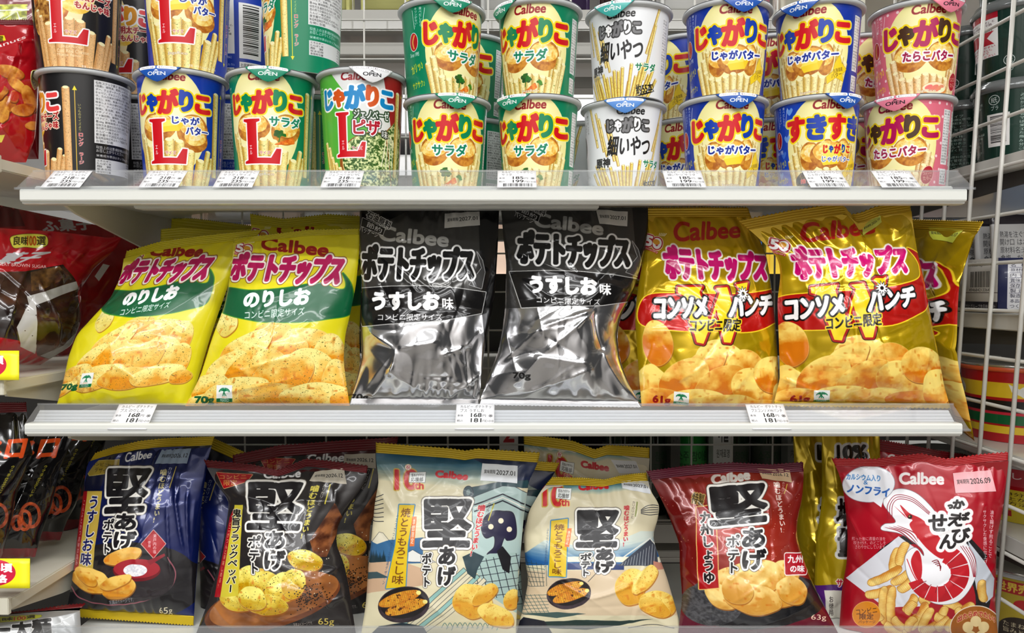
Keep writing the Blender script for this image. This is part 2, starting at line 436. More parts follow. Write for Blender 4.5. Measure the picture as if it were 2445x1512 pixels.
def panel(c, x0, x1, y0, y1, ink=(40, 40, 40)):
    c.R(x0, y0, x1, y1, (232, 232, 232))
    n = len(INGR); textblock(c, INGR, x0 + 3, y0 + 3, x1 - 3, (y1 - y0 - 4) / n, ink)
def nutri(c, x0, x1, y0, ink=(40, 40, 40)):
    c.R(x0, y0, x1, y0 + 38, (214, 214, 214))
    for i, s in enumerate(NUTR):
        c.T(s, (x0 + 3, y0 + 2 + i * 7.2, x0 + 38, y0 + 7.6 + i * 7.2), ink); c.T(['328kcal', '4.4g', '15.9g', '42.0g', '0.8g'][i], (x1 - 24, y0 + 2 + i * 7.2, x1 - 3, y0 + 7.6 + i * 7.2), ink)
RED = (206, 10, 24)
def cup_small(bg, kind, cols, s='じゃがりこ', dots=False):
    c = CV(600, 208, 1.8, bg)
    if dots:
        for j in range(8):
            for i in range(26): c.E(i * 24 + (12 if j % 2 else 0), j * 30 + 12, 3.3, 3.3, (250, 214, 218))
    c.E(306, 108, 100, 120, lambda x, y: mixc((255, 250, 206), (246, 236, 150), np.hypot(x - 305, y - 90) / 125))
    c.T('Calbee', (268, 4, 346, 26), DKRED, b=1.1, sk=3)
    tops = [(212, 136), (226, 122), (398, 134), (386, 122), (232, 150), (376, 152)]
    spk = (110, 130, 40) if kind in ('salad',) else (150, 110, 60)
    hi = (252, 240, 176) if kind != 'tarako' else (252, 230, 180); lo = (206, 168, 72) if kind != 'tarako' else (210, 156, 84)
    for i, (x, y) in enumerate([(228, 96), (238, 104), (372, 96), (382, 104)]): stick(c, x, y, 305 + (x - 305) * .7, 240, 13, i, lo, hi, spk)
    if kind == 'butter':
        potato(c, 264, 132, 24, 34, 0, 3); potato(c, 346, 128, 22, 36, 0, 5); potato(c, 306, 128, 42, 34, 0, 7)
        butter(c, 312, 138, 1.0)
    else:
        potato(c, 268, 120, 40, 34, -6, 3); potato(c, 344, 120, 40, 34, 6, 5)
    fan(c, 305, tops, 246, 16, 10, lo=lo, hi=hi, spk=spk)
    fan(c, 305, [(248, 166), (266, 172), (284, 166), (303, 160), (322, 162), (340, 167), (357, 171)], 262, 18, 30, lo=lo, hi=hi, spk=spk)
    if kind == 'salad':
        parsley(c, 298, 168, 1.35); carrot(c, 284, 206, 322, 188, 6.5); parsley(c, 334, 180, .8, (60, 120, 20))
    if kind == 'butter':
        c.P([(382, 118), (388, 136), (404, 150), (392, 162), (396, 178), (374, 170), (352, 184), (350, 168), (366, 156), (370, 138)], (246, 210, 30), ol=((1, (180, 140, 20)),))
        c.T('北海道産', (366, 148, 392, 157), (90, 60, 10), rot=-14); c.T('バター', (362, 158, 390, 169), (90, 60, 10), rot=-14)
        c.R(352, 204, 398, 228, (250, 250, 240)); textblock(c, ['*バターパウダー', 'のバターは北海', '道産です'], 354, 206, 396, 7)
    if kind == 'tarako':
        c.E(328, 196, 34, 17, (214, 140, 70)); c.E(328, 193, 31, 13, (250, 228, 190))
        for i in range(5): c.E(312 + i * 8, 191 + (i % 2) * 5, 10, 4.5, (232, 112 + i * 8, 108), rot=-18)
        c.E(350, 196, 6, 4, (236, 240, 190)); c.E(342, 201, 5, 3.4, (240, 236, 200))
        c.E(386, 176, 15, 21, (176, 26, 40), rot=20, ol=((1.2, (250, 220, 200)),)); c.T('つぶつぶ', (374, 166, 398, 175), (255, 235, 200), rot=-8); c.T('たらこ', (376, 178, 398, 187), (255, 235, 200), rot=-8)
    c.T('JagaRico', (284, 196, 330, 203), WHITE, ol=((.8, (170, 130, 60)),))
    yl = ((5.6, (250, 250, 190)), (4.2, (250, 216, 0)))
    if s == 'じゃがりこ': jaga(c, (200, 35, 414, 100), cols, yl)
    else:
        jaga(c, (204, 35, 400, 98), cols, yl, s)
        jaga(c, (292, 104, 372, 128), cols, ((2, (250, 230, 90)),))
    fb = {'salad': ('サラダ', (262, 106, 352, 134), (0, 128, 92)), 'butter': ('じゃがバター', (250, 108, 380, 130), (10, 40, 150)), 'tarako': ('たらこバター', (250, 108, 380, 132), (160, 16, 66))}[kind]
    if s != 'じゃがりこ':
        c.T('じゃがバター', (292, 132, 372, 146), fb[2], ol=((2, WHITE),), b=.5)
        c.E(262, 188, 34, 24, (30, 22, 18)); c.T('しられざる', (240, 172, 284, 181), (250, 200, 40), b=.3); c.T('推し話', (240, 182, 284, 194), (240, 60, 40), b=.6, ol=((1, WHITE),)); c.T('パッケージ', (240, 196, 286, 206), (250, 200, 40), b=.3)
        for x, y, f in ((158, 30, 0), (214, 22, 1), (204, 84, 1), (190, 120, 0), (176, 168, 1), (150, 90, 1)):
            c.P([(x, y + 9), (x - 9, y - 2), (x - 5, y - 8), (x, y - 4), (x + 5, y - 8), (x + 9, y - 2)], (120, 170, 240) if f else (70, 120, 220), smooth=True, al=.9)
    else: c.T(fb[0], fb[1], fb[2], ol=((3.4, WHITE),), b=1.3, arc=-3)
    side_marks(c, 232, bg)
    c.R(424, 24, 452, 150, (238, 238, 238)); textblock(c, [l[:9] for l in INGR], 426, 26, 450, 6.4, (50, 50, 50)); c.R(424, 160, 452, 196, (238, 238, 238)); textblock(c, NUTR, 426, 163, 450, 6.4, (50, 50, 50))
    panel(c, 462, 580, 24, 150); nutri(c, 462, 580, 160)
    return c
def cup_thin():
    c = CV(600, 208, 1.8, (236, 238, 240))
    rs = np.random.RandomState(5)
    for i in range(5):
        x = 200 + i * 14 + rs.uniform(-4, 4); stick(c, x, 4 + i * 14, x + 22, 100 + i * 12, 6, i)
    stick(c, 408, 0, 372, 110, 6, 9); stick(c, 398, 40, 366, 170, 6, 8)
    for i in range(19):
        x = 200 + i * 11.4 + rs.uniform(-3, 3); y = 146 - 6 * abs(i - 9) / 9 + rs.uniform(-12, 30)
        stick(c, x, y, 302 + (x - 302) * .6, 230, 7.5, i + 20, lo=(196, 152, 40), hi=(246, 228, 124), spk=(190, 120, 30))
    c.T('Calbee', (272, 8, 342, 28), (20, 20, 20), b=.9, sk=3)
    jaga(c, (246, 34, 360, 70), [(120, 120, 122), (250, 250, 250), (120, 120, 122), (250, 250, 250), (120, 120, 122)], ((3.0, (40, 40, 40)),))
    c.T('細いやつ', (246, 76, 360, 124), (24, 24, 26), b=1.3, sk=6)
    c.T('サラダ', (344, 130, 402, 150), (0, 120, 70), b=.9, ol=((1.6, WHITE),))
    c.T('原神', (212, 126, 256, 150), (40, 40, 40), b=1.2, ol=((1.2, (200, 200, 200)),)); c.T('GENSHIN', (214, 152, 254, 158), (120, 120, 120))
    c.T('約55本!', (346, 176, 400, 200), (16, 16, 16), b=.8, rot=-12); c.L([(346, 208), (404, 192)], 4, (16, 16, 16), taper=True)
    for i, s in enumerate(('食べだしたら', 'キリンがない!')): c.T(s, (178 - i * 12, 16, 186 - i * 12, 62), (60, 60, 60), vert=True)
    c.E(150, 90, 18, 26, (70, 70, 72)); c.T('カリッ', (150, 160, 178, 174), (30, 30, 30)); c.T('ポリポリポリ', (150, 186, 200, 198), (30, 30, 30))
    c.R(424, 20, 446, 150, (250, 250, 250)); textblock(c, [l[:8] for l in INGR], 425, 22, 445, 6.6, (70, 70, 70))
    panel(c, 456, 574, 24, 150); nutri(c, 456, 574, 160)
    return c
def big_l(c, x, y, w, h):
    p = np.array([(0, 0), (.46, 0), (.46, .05), (.37, .08), (.37, .87), (.74, .87), (.88, .66), (1, .66), (.96, 1), (0, 1), (0, .95), (.1, .92), (.1, .08), (0, .05)])
    c.P(p * [w, h] + [x, y], (206, 14, 28), ol=((3.6, WHITE), (.0, WHITE)))
def cup_large(bg, kind, cols, ink):
    c = CV(600, 300, 1.7, bg)
    H = 300
    if kind == 'pizza':
        c.P([(235, 0), (360, 0), (420, 120), (440, 300), (240, 300), (330, 140)], (226, 228, 226)); c.P([(360, 0), (470, 0), (470, 300), (420, 300)], (160, 22, 26))
        c.R(120, 0, 236, 300, (86, 178, 60)); c.P([(236, 0), (300, 130), (236, 300)], (86, 178, 60))
        def pz(x, y):
            n = fnoise(x * .22, y * .22, 3, 4); k = mixc((44, 84, 20), (226, 232, 170), (n - .36) / .26)
            return np.where((vnoise(x * .4, y * .4, 8) > .82)[..., None], np.array((40, 70, 14.)), k)
        c.E(345, 236, 92, 84, (150, 84, 30), wob=.05); c.E(345, 232, 84, 76, (232, 200, 130), wob=.06); c.E(342, 226, 80, 72, pz, wob=.08)
        c.P([(372, 150), (410, 110), (440, 150), (446, 300), (400, 300)], pz, ol=((3, (150, 90, 40)),))
        for i in range(5): c.L([(376 + i * 5, 150 + i * 4), (368 + i * 9, 200), (360 + i * 12, 240)], 2.4, (244, 240, 214), smooth=True)
    elif kind == 'monja':
        c.E(265, 110, 66, 130, (250, 232, 176)); c.E(252, 96, 54, 100, chipcol((186, 96, 40), (246, 196, 90), .08, 5), wob=.1)
        c.E(246, 70, 30, 44, (214, 72, 58), rot=30); c.E(262, 84, 16, 30, (236, 110, 90), rot=20); c.E(232, 170, 36, 52, chipcol((110, 60, 20), (232, 180, 90), .1, 9), wob=.15); c.E(310, 100, 44, 60, chipcol((244, 196, 60), (255, 240, 160), .07, 2), wob=.1)
    else:
        c.E(292, 130, 92, 142, lambda x, y: mixc((255, 250, 206), (246, 236, 150), np.hypot(x - 300, y - 110) / 170))
        potato(c, 268, 142, 44, 38, 0, 3); potato(c, 350, 146, 36, 40, 10, 6)
        if kind == 'butter': butter(c, 302, 140, .9); potato(c, 356, 172, 30, 32, 0, 9)
    cw = dict(lo=(208, 150, 86), hi=(236, 190, 130), spk=(150, 90, 50)) if kind == 'monja' else {}
    if kind == 'pizza': fan(c, 300, [(206, 176), (218, 190), (228, 216), (240, 232), (252, 244), (262, 256)], 330, 12, 3)
    else:
        fan(c, 300, [(214, 150), (224, 166), (402, 214), (390, 196)], 330, 14, 3, **cw)
        fan(c, 300, [(246, 186), (272, 182), (296, 172), (320, 176), (344, 200), (370, 222)], 352, 22, 12, **cw)
    if kind == 'salad': parsley(c, 336, 158, 1.3); carrot(c, 322, 186, 368, 172, 8)
    c.T('Calbee', (262, 2, 334, 24), DKRED, b=1.1, sk=3)
    yl = ((5.4, (250, 250, 190)), (4.0, (250, 216, 0))) if kind in ('salad', 'butter') else ((4.6, WHITE),)
    D = 0 if kind == 'pizza' else 12
    jaga(c, (204, 32 + D, 396, 98 + D), cols, yl)
    big_l(c, 246, 104 + D * 1.4, 92 if D else 74, 114)
    c.T('エル', (260, 176 + D, 268, 200 + D), WHITE, vert=True, b=.4); c.T('サイズ', (286, 190 + D, 312, 200 + D), (170, 10, 24), b=.3, ol=((1.2, WHITE),))
    if kind == 'salad': c.T('サラダ', (310, 112, 386, 140), (0, 128, 92), ol=((3, WHITE),), b=1.2)
    if kind == 'butter':
        c.T('じゃが', (304, 112, 366, 134), (10, 40, 150), ol=((3, WHITE),), b=1); c.T('バター', (334, 137, 388, 159), (10, 40, 150), ol=((3, WHITE),), b=1)
    if kind == 'monja':
        c.T('明太チーズ', (306, 102, 392, 124), (170, 24, 34), ol=((2.6, (252, 226, 200)),), b=.9); c.T('もんじゃ味', (308, 126, 390, 146), (170, 24, 34), ol=((2.6, (252, 226, 200)),), b=.9)
        for i, s in enumerate(('JagaRico', 'Cod Roe Cheese', 'Monja flavor')): c.T(s, (276 - 10 * (i > 0), 240 + i * 11, 322 + 16 * (i == 1), 249 + i * 11), (246, 224, 180))
    if kind == 'pizza':
        c.T('ジェノベーゼ', (292, 96, 380, 120), (250, 250, 250), ol=((3.6, (30, 60, 30)),), b=.8); c.T('ピザ', (290, 122, 356, 162), (176, 14, 40), ol=((5, (24, 40, 24)), (3.2, WHITE)), b=1.6); c.T('味', (360, 146, 378, 166), (250, 250, 250), ol=((3, (24, 40, 24)),), b=.6)
    c.T('写真・イラストはイメージです', (322, 288, 394, 295), WHITE)
    if kind in ('salad', 'butter'): c.T('JagaRico', (272, 258, 320, 267), WHITE, ol=((.8, (170, 130, 60)),))
    for i, s in enumerate(('食べだしたら', 'キリンがない!')): c.T(s, (192 - i * 12, 30, 200 - i * 12, 80), WHITE, vert=True)
    # the long stick with its arrow, then the data panel
    stick(c, 410, 40, 410, 262, 17, 3, **cw)
    c.L([(429, 46), (429, 264)], 1.8, (236, 220, 30) if kind != 'monja' else (232, 190, 60)); c.P([(429, 36), (424, 48), (434, 48)], (236, 220, 30)); c.P([(429, 272), (424, 262), (434, 262)], (236, 220, 30))
    c.T('いつものサイズより', (435, 82, 441, 152), (236, 226, 120), vert=True); c.T('ロング', (434, 156, 445, 190), (220, 40, 40), vert=True, b=.5, ol=((1, WHITE),)); c.T('ラージ', (434, 206, 445, 236), (220, 40, 40), vert=True, b=.5, ol=((1, WHITE),))
    panel(c, 468, 588, 16, 178)
    c.T('取扱上の注意:開封後はお早めに', (472, 184, 580, 192), WHITE); c.T('お召し上がりください。', (472, 193, 550, 201), WHITE); c.T('栄養成分表示(1カップ66g当たり)', (472, 206, 586, 214), WHITE)
    nutri(c, 470, 586, 218)
    c.R(0, 30, 60, 190, (238, 238, 238)); barcode(c, 10, 36, 52, 180, 4, vert=True)
    c.R(0, 200, 60, 260, (238, 238, 238)); textblock(c, ['お客様相談室', '0120-55', '受付時間', '平日9:00'], 4, 204, 56, 13)
    return c
def tab_art(bg, ink):
    c = CV(100, 60, 3, bg)
    c.R(10, 6, 48, 15, WHITE, r=3, ol=((.7, ink),)); c.R(52, 6, 90, 15, WHITE, r=3, ol=((.7, ink),))
    c.T('フタのふちに 注意!', (13, 8, 45, 13.5), (60, 40, 60)); c.T('電子レンジ 不可!', (55, 8, 87, 13.5), (60, 40, 60))
    c.P([(50, 17), (45, 23), (55, 23)], ink); c.T('OPEN', (31, 25, 69, 38), ink, b=.5)
    return c
# ---------------------------------------------------------------- builders: cups, shelves, bags
M_RIM = mat('rim_paper', (188, 190, 190), 0.35, coat=0.2)
M_LID = mat('lid_film', (225, 226, 228), 0.25, metal=0.3)
M_SHELF = mat('shelf_paint', (226, 227, 220), 0.32, coat=0.25, noise=0.02, scale=9)
M_SHELFU = mat('bracket_paint', (206, 203, 184), 0.4, noise=0.03, scale=14)
M_WIRE = mat('wire_coating', (204, 202, 194), 0.38, coat=0.2)
M_RAIL = clear_mat('clear_rail_plastic', (250, 251, 252), 0.08, 0.10, 0.05)
M_RAILW = mat('rail_backing', (240, 241, 243), 0.3, coat=0.3)
M_DARK = mat('dark_steel', (62, 60, 56), 0.5)

_cupmesh = {}
def cup(label, base, H, Rf, print_m, key, rot, tab_m, tab_rot=0.0, group=None, name='snack_cup', lid=True):
    """paper cup with rolled rim and peel-off lid; rot and tab_rot turn the print and the pull tab about the axis (degrees)"""
    root = thing(name, label, 'cup', base, group); root.rotation_euler = (0, 0, math.radians(rot))
    rt = Rf - 0.004; rb = rt * 0.865
    k = (key, H)
    if k not in _cupmesh:
        prof = [(0.0, 0.003), (rb - 0.003, 0.003), (rb - 0.0012, 0.0), (rb, 0.0006)]
        V, F, uv = lathe([(rb, 0.0006)] + [(rb + (rt - rb) * t, 0.0006 + (H - 0.004) * t) for t in np.linspace(0.05, 1, 12)], 72)
        me = mesh('cup_body', V, F, uv, print_m)
        Vb, Fb, _ = lathe(prof, 48)
        r = Rf
        Vr, Fr, _ = lathe([(rt - 0.001, H - 0.0052), (rt + 0.0008, H - 0.0052), (r - 0.001, H - 0.0046), (r, H - 0.0034), (r, H - 0.0018), (r - 0.0012, H - 0.0006), (rt, H - 0.0004), (rt - 0.0016, H - 0.001)], 72)
        Vl, Fl, _ = lathe([(0.0, H - 0.0004), (rt * 0.6, H - 0.0003), (r - 0.0008, H)], 48)
        _cupmesh[k] = (me, mesh('cup_base', Vb, Fb, None, M_LID), mesh('cup_rim', Vr, Fr, None, M_RIM), mesh('cup_lid', Vl, Fl, None, M_LID))
    a, b, c, d = _cupmesh[k]
    for nm, me in (('cup_body', a), ('cup_base', b), ('rim', c), ('lid', d)):
        o = obj(nm, me); o.parent = root
        if nm == 'lid': lo = o
    if tab_m is not None:
        tk = ('tab', k, tab_m.name)
        if tk not in _cupmesh:
            nu, nv = 25, 12; s, t = np.meshgrid(np.linspace(-1, 1, nu), np.linspace(0, 1, nv), indexing='ij')
            half = 0.50 * (1 - t) ** 0.85 + 0.10 * np.sqrt(np.clip(1 - t, 0, 1)) * t
            ang = s * half
            drop = 0.0165
            z = H + 0.0012 - t * drop - 0.001 * s ** 2 * (1 - t)
            r = Rf + 0.0012 - 0.0014 * t + 0.0012 * np.sin(t * math.pi)
            z[:, 0] = H + 0.0008; r[:, 0] = Rf - 0.006
            V = np.stack([r * np.sin(ang), -r * np.cos(ang), z], -1).reshape(-1, 3)
            uv = np.stack([0.5 + 0.5 * ang / 0.50, 1 - t], -1).reshape(-1, 2)
            _cupmesh[tk] = mesh('pull_tab', V, grid_faces(nu, nv, flip=True), uv, tab_m)
        o = obj('pull_tab', _cupmesh[tk]); o.parent = lo; o.rotation_euler = (0, 0, math.radians(tab_rot - rot))
        md = o.modifiers.new('thickness', 'SOLIDIFY'); md.thickness = 0.0003
    return root

def sheet(name, P, uvr=None, m=None, parent=None, th=0.0):
    """a patch from an nu x nv x 3 array of points"""
    nu, nv = P.shape[:2]; u, v = np.meshgrid(np.linspace(0, 1, nu), np.linspace(1, 0, nv), indexing='ij')
    me = mesh(name, P.reshape(-1, 3), grid_faces(nu, nv), np.stack([u, v], -1).reshape(-1, 2), m)
    o = obj(name, me, parent)
    if th:
        md = o.modifiers.new('thickness', 'SOLIDIFY'); md.thickness = th; md.offset = 1
    return o
def interp_side(S):
    S = np.asarray(S, float); v = (S[:, 1] - S[0, 1]) / (S[-1, 1] - S[0, 1])
    vv = np.linspace(0, 1, 60)
    x = np.interp(vv, v, S[:, 0]); ker = np.array([1, 2, 3, 2, 1.]) / 9
    xs = np.convolve(np.pad(x, 2, mode='reflect', reflect_type='odd'), ker, 'valid')
    return (lambda q: np.interp(q, vv, xs)), S[0, 1], S[-1, 1]
class Surf:
    """the surface of a filled bag: its two side edges, top and bottom as seen in the photograph give the outline at the bag's own depth"""
    def __init__(s, L, R, Yt, Yb, puff=0.028, back=0.014, st=0.0, sb=0.0, T=None, B=None, seed=1, wr=1.0, folds=(), tilt=0.0, belly=0.6, flute=1.0, off=(0, 0), zmin=None, zmax=None, xend=9.0):
        s.zmin, s.zmax, s.xend = zmin, zmax, xend
        off = np.array(off, float)
        s.fl, s.ly0, s.ly1 = interp_side(np.asarray(L, float) + off); s.fr, s.ry0, s.ry1 = interp_side(np.asarray(R, float) + off)
        s.Yt, s.Yb, s.puff, s.back, s.st, s.sb, s.seed, s.wr, s.tilt, s.belly, s.flute = Yt, Yb, puff, back, st, sb, seed, wr, tilt, belly, flute
        s.T = None if T is None else np.asarray(T, float); s.B = None if B is None else np.asarray(B, float)
        s.w = abs(float(s.fr(.5) - s.fl(.5))); s.h = abs((s.ly1 + s.ry1 - s.ly0 - s.ry0) / 2)
        a = at(*s.px(0.0, .5), (Yt + Yb - tilt) / 2); b = at(*s.px(1.0, .5), (Yt + Yb + tilt) / 2); e = (b - a)[:2] / np.linalg.norm((b - a)[:2]); s.n = (e[1], -e[0])
        rs = np.random.RandomState(seed); n = int(16 + 12 * wr)
        s.cre = [(rs.rand(), rs.rand(), rs.uniform(0, math.pi), rs.uniform(.08, .34), rs.choice([-1, 1]) * rs.uniform(.4, 1.3), rs.uniform(.008, .03)) for _ in range(n)]
        s.folds = [tuple(f) for f in folds]; s._f = None
    def px(s, u, v):
        x = s.fl(v) * (1 - u) + s.fr(v) * u
        y = (s.ly0 + (s.ly1 - s.ly0) * v) * (1 - u) + (s.ry0 + (s.ry1 - s.ry0) * v) * u
        if s.T is not None: y = y + np.interp(u, s.T[:, 0], s.T[:, 1]) * np.clip(1 - v, 0, 1) ** 2.2
        if s.B is not None: y = y + np.interp(u, s.B[:, 0], s.B[:, 1]) * np.clip(v, 0, 1) ** 4
        return x, y
    def puffed(s, u, v):
        vb = np.clip((v - s.st) / (1 - s.st - s.sb), 0, 1); uu = np.clip(u, 0, 1)
        a = np.sin(math.pi * uu) ** 0.62
        e = vb ** (math.log(.5) / math.log(s.belly))
        b = np.sin(math.pi * e) ** 0.6
        return a * b
    def wrink(s, u, v):
        X = u * s.w / 400.0; Y = v * s.h / 400.0; k = s.puffed(u, v) ** .5
        d = np.zeros_like(u)
        for (cx, cy, a, l, A, w) in s.cre:
            dx = X - cx * s.w / 400; dy = Y - cy * s.h / 400
            t = dx * math.cos(a) + dy * math.sin(a); n = -dx * math.sin(a) + dy * math.cos(a)
            n = n + 0.25 * t * t * np.sign(A)
            d += A * 0.0011 * np.exp(-np.abs(n) / w) * np.exp(-(t / l) ** 2)
        d += 0.0042 * (np.abs(vnoise(X * 4.2, Y * 4.2, s.seed) - .5) - .2) + 0.0022 * (np.abs(vnoise(X * 9, Y * 9, s.seed + 3) - .5) - .2)
        vb = np.clip((v - s.st) / (1 - s.st - s.sb), 0, 1)
        ph = 5 * vnoise(X * 3, Y * 0 + .5, s.seed + 7)
        fl = np.sin(2 * math.pi * (X * 9 + ph)) * (np.exp(-vb / .10) * (1 - np.exp(-vb / .015)) + .8 * np.exp(-(1 - vb) / .08) * (1 - np.exp(-(1 - vb) / .015)))
        d = s.wr * (d * k + 0.0022 * s.flute * fl * np.sin(math.pi * np.clip(u, 0, 1)) ** .4)
        if s.folds:
            if s._f is None:
                s._f = []
                for f in s.folds:
                    q = s.inv(np.array([[f[0], f[1]], [f[2], f[3]]], float)); s._f.append((q[0], q[1], f[4], f[5]))
            for p, q, A, w in s._f:
                sc = np.array([s.w / 400, s.h / 400]); a = p * sc; e = (q - p) * sc; l = np.linalg.norm(e); e = e / l
                dx = X - a[0]; dy = Y - a[1]; t = (dx * e[0] + dy * e[1]) / l; n = -dx * e[1] + dy * e[0]
                g = np.clip(1 - np.maximum(np.abs(t - .5) - .38, 0) / .16, 0, 1)
                d = d + A * 0.001 * np.exp(-np.abs(n) / w) * g
        return d
    def P(s, u, v, wr=True, side=1, lift=0.0):
        u = np.asarray(u, float); v = np.asarray(v, float)
        x, y = s.px(u, v); Y = s.Yt + (s.Yb - s.Yt) * v + s.tilt * (u - .5)
        p = at(x, y, Y)
        d = (s.puff if side > 0 else s.back) * s.puffed(u, v)
        if wr and side > 0: d = d + s.wrink(u, v)
        if s.st > 0 and wr and side > 0:
            k = (v < s.st); d = d + np.where(k, 0.0005 * np.sin(v / s.st * 2 * math.pi * 4.5), 0)
            wv = vnoise(u * 3.3, 0 * u + .3, s.seed + 4) - .5
            d = d + 0.012 * wv * np.clip(1 - v / .2, 0, 1) ** 1.5
        p[..., 0] += s.n[0] * (side * d + lift); p[..., 1] += s.n[1] * (side * d + lift)
        if s.zmin is not None: p[..., 2] = np.where(p[..., 0] < s.xend, np.maximum(p[..., 2], s.zmin), p[..., 2])
        if s.zmax is not None: p[..., 2] = np.minimum(p[..., 2], s.zmax)
        return p
    def raw(s, u, v):
        x, y = s.px(u, v); p = at(x, y, s.Yt + (s.Yb - s.Yt) * v + s.tilt * (u - .5)); k = s.puff * s.puffed(u, v); p[..., 0] += s.n[0] * k; p[..., 1] += s.n[1] * k
        return p
    def inv(s, pts):
        """photograph pixels to u, v on the puffed surface"""
        pts = np.asarray(pts, float); u = np.full(len(pts), .5); v = np.full(len(pts), .5)
        for _ in range(18):
            q = proj(s.raw(u, v))
            u = u + .9 * (pts[:, 0] - q[:, 0]) / np.maximum(20, s.fr(np.clip(v, 0, 1)) - s.fl(np.clip(v, 0, 1)))
            v = v + .9 * (pts[:, 1] - q[:, 1]) / s.h
            u = np.clip(u, -.6, 1.6); v = np.clip(v, -.6, 1.6)
        return np.stack([u, v], -1)
def affine(src, dst):
    src = np.asarray(src, float); dst = np.asarray(dst, float)
    A = np.linalg.lstsq(np.c_[src, np.ones(len(src))], dst, rcond=None)[0]
    return lambda p: np.c_[p, np.ones(len(p))] @ A
def bag_art(surf, fn, bg, met=0.0, A=None, s=1.55, **k):
    cv = CV(surf.w, surf.h, s, bg, met)
    cv.M = lambda p: surf.inv(p if A is None else A(p)) * [surf.w, surf.h]
    fn(cv, **k)
    return cv
_date = {}
def date_mat(text, paper):
    if (text, paper) not in _date:
        c = CV(110, 62, 2.4, paper)
        c.T('賞味期限', (8, 21, 43, 36), (24, 24, 24), b=.3); c.T(text, (45, 20, 103, 37), (24, 24, 24), b=.4)
        _date[(text, paper)] = print_mat('date_label', c, 0.5, 0.05)
    return _date[(text, paper)]
def bag(name, label, surf, print_m, back_m, seal_m=None, sticker=None, group=None, nu=116, nv=136, bottom_m=None):
    c0 = surf.P(np.array([.5]), np.array([1.0]), wr=False)[0]
    root = thing(name, label, 'snack bag', tuple(map(float, c0)), group)
    st, sb = surf.st, surf.sb
    u, v = np.meshgrid(np.linspace(0, 1, nu), np.linspace(st, 1 - sb, nv), indexing='ij')
    Vf = surf.P(u, v).reshape(-1, 3); uv = np.stack([u, 1 - v], -1).reshape(-1, 2)
    mu, mv = 22, 26
    ub, vb = np.meshgrid(np.linspace(0, 1, mu), np.linspace(st, 1 - sb, mv), indexing='ij')
    Vb = surf.P(ub, vb, side=-1).reshape(-1, 3)
    F = np.concatenate([grid_faces(nu, nv), grid_faces(mu, mv, len(Vf), flip=True)])
    mi = np.r_[np.zeros((nu - 1) * (nv - 1)), np.ones((mu - 1) * (mv - 1))]
    me = mesh('bag_body', np.concatenate([Vf, Vb]), F, np.concatenate([uv, np.stack([ub, vb], -1).reshape(-1, 2)]), [print_m, back_m], mi)
    obj('bag_body', me, root)
    for nm, v0, v1, mm in (('top_seal', 0.0, st, seal_m), ('bottom_seal', 1 - sb, 1.0, bottom_m or seal_m)):
        if v1 - v0 < 1e-6 or mm is None: continue
        n = 84; k = 19; uu, vv = np.meshgrid(np.linspace(0, 1, n), np.linspace(v0, v1, k), indexing='ij')
        P = surf.P(uu, vv)
        z = 0.0007 * np.where(np.arange(n) % 2 == 0, 1, -1)
        if nm == 'top_seal': P[:, 0, 2] += z
        else: P[:, -1, 2] += z
        sheet(nm, P, None, mm, root, 0.0006)
    if sticker:
        q, text, paper = sticker
        q = np.array(q, float).reshape(4, 2); a, b = np.meshgrid(np.linspace(0, 1, 22), np.linspace(0, 1, 14), indexing='ij')
        a = a[..., None]; b = b[..., None]
        pts = ((q[0] * (1 - a) + q[1] * a) * (1 - b) + (q[3] * (1 - a) + q[2] * a) * b).reshape(-1, 2)
        w = surf.inv(pts)
        sheet('date_label', surf.P(w[:, 0], w[:, 1], lift=0.0006).reshape(22, 14, 3), None, date_mat(text, paper), root)
    return root
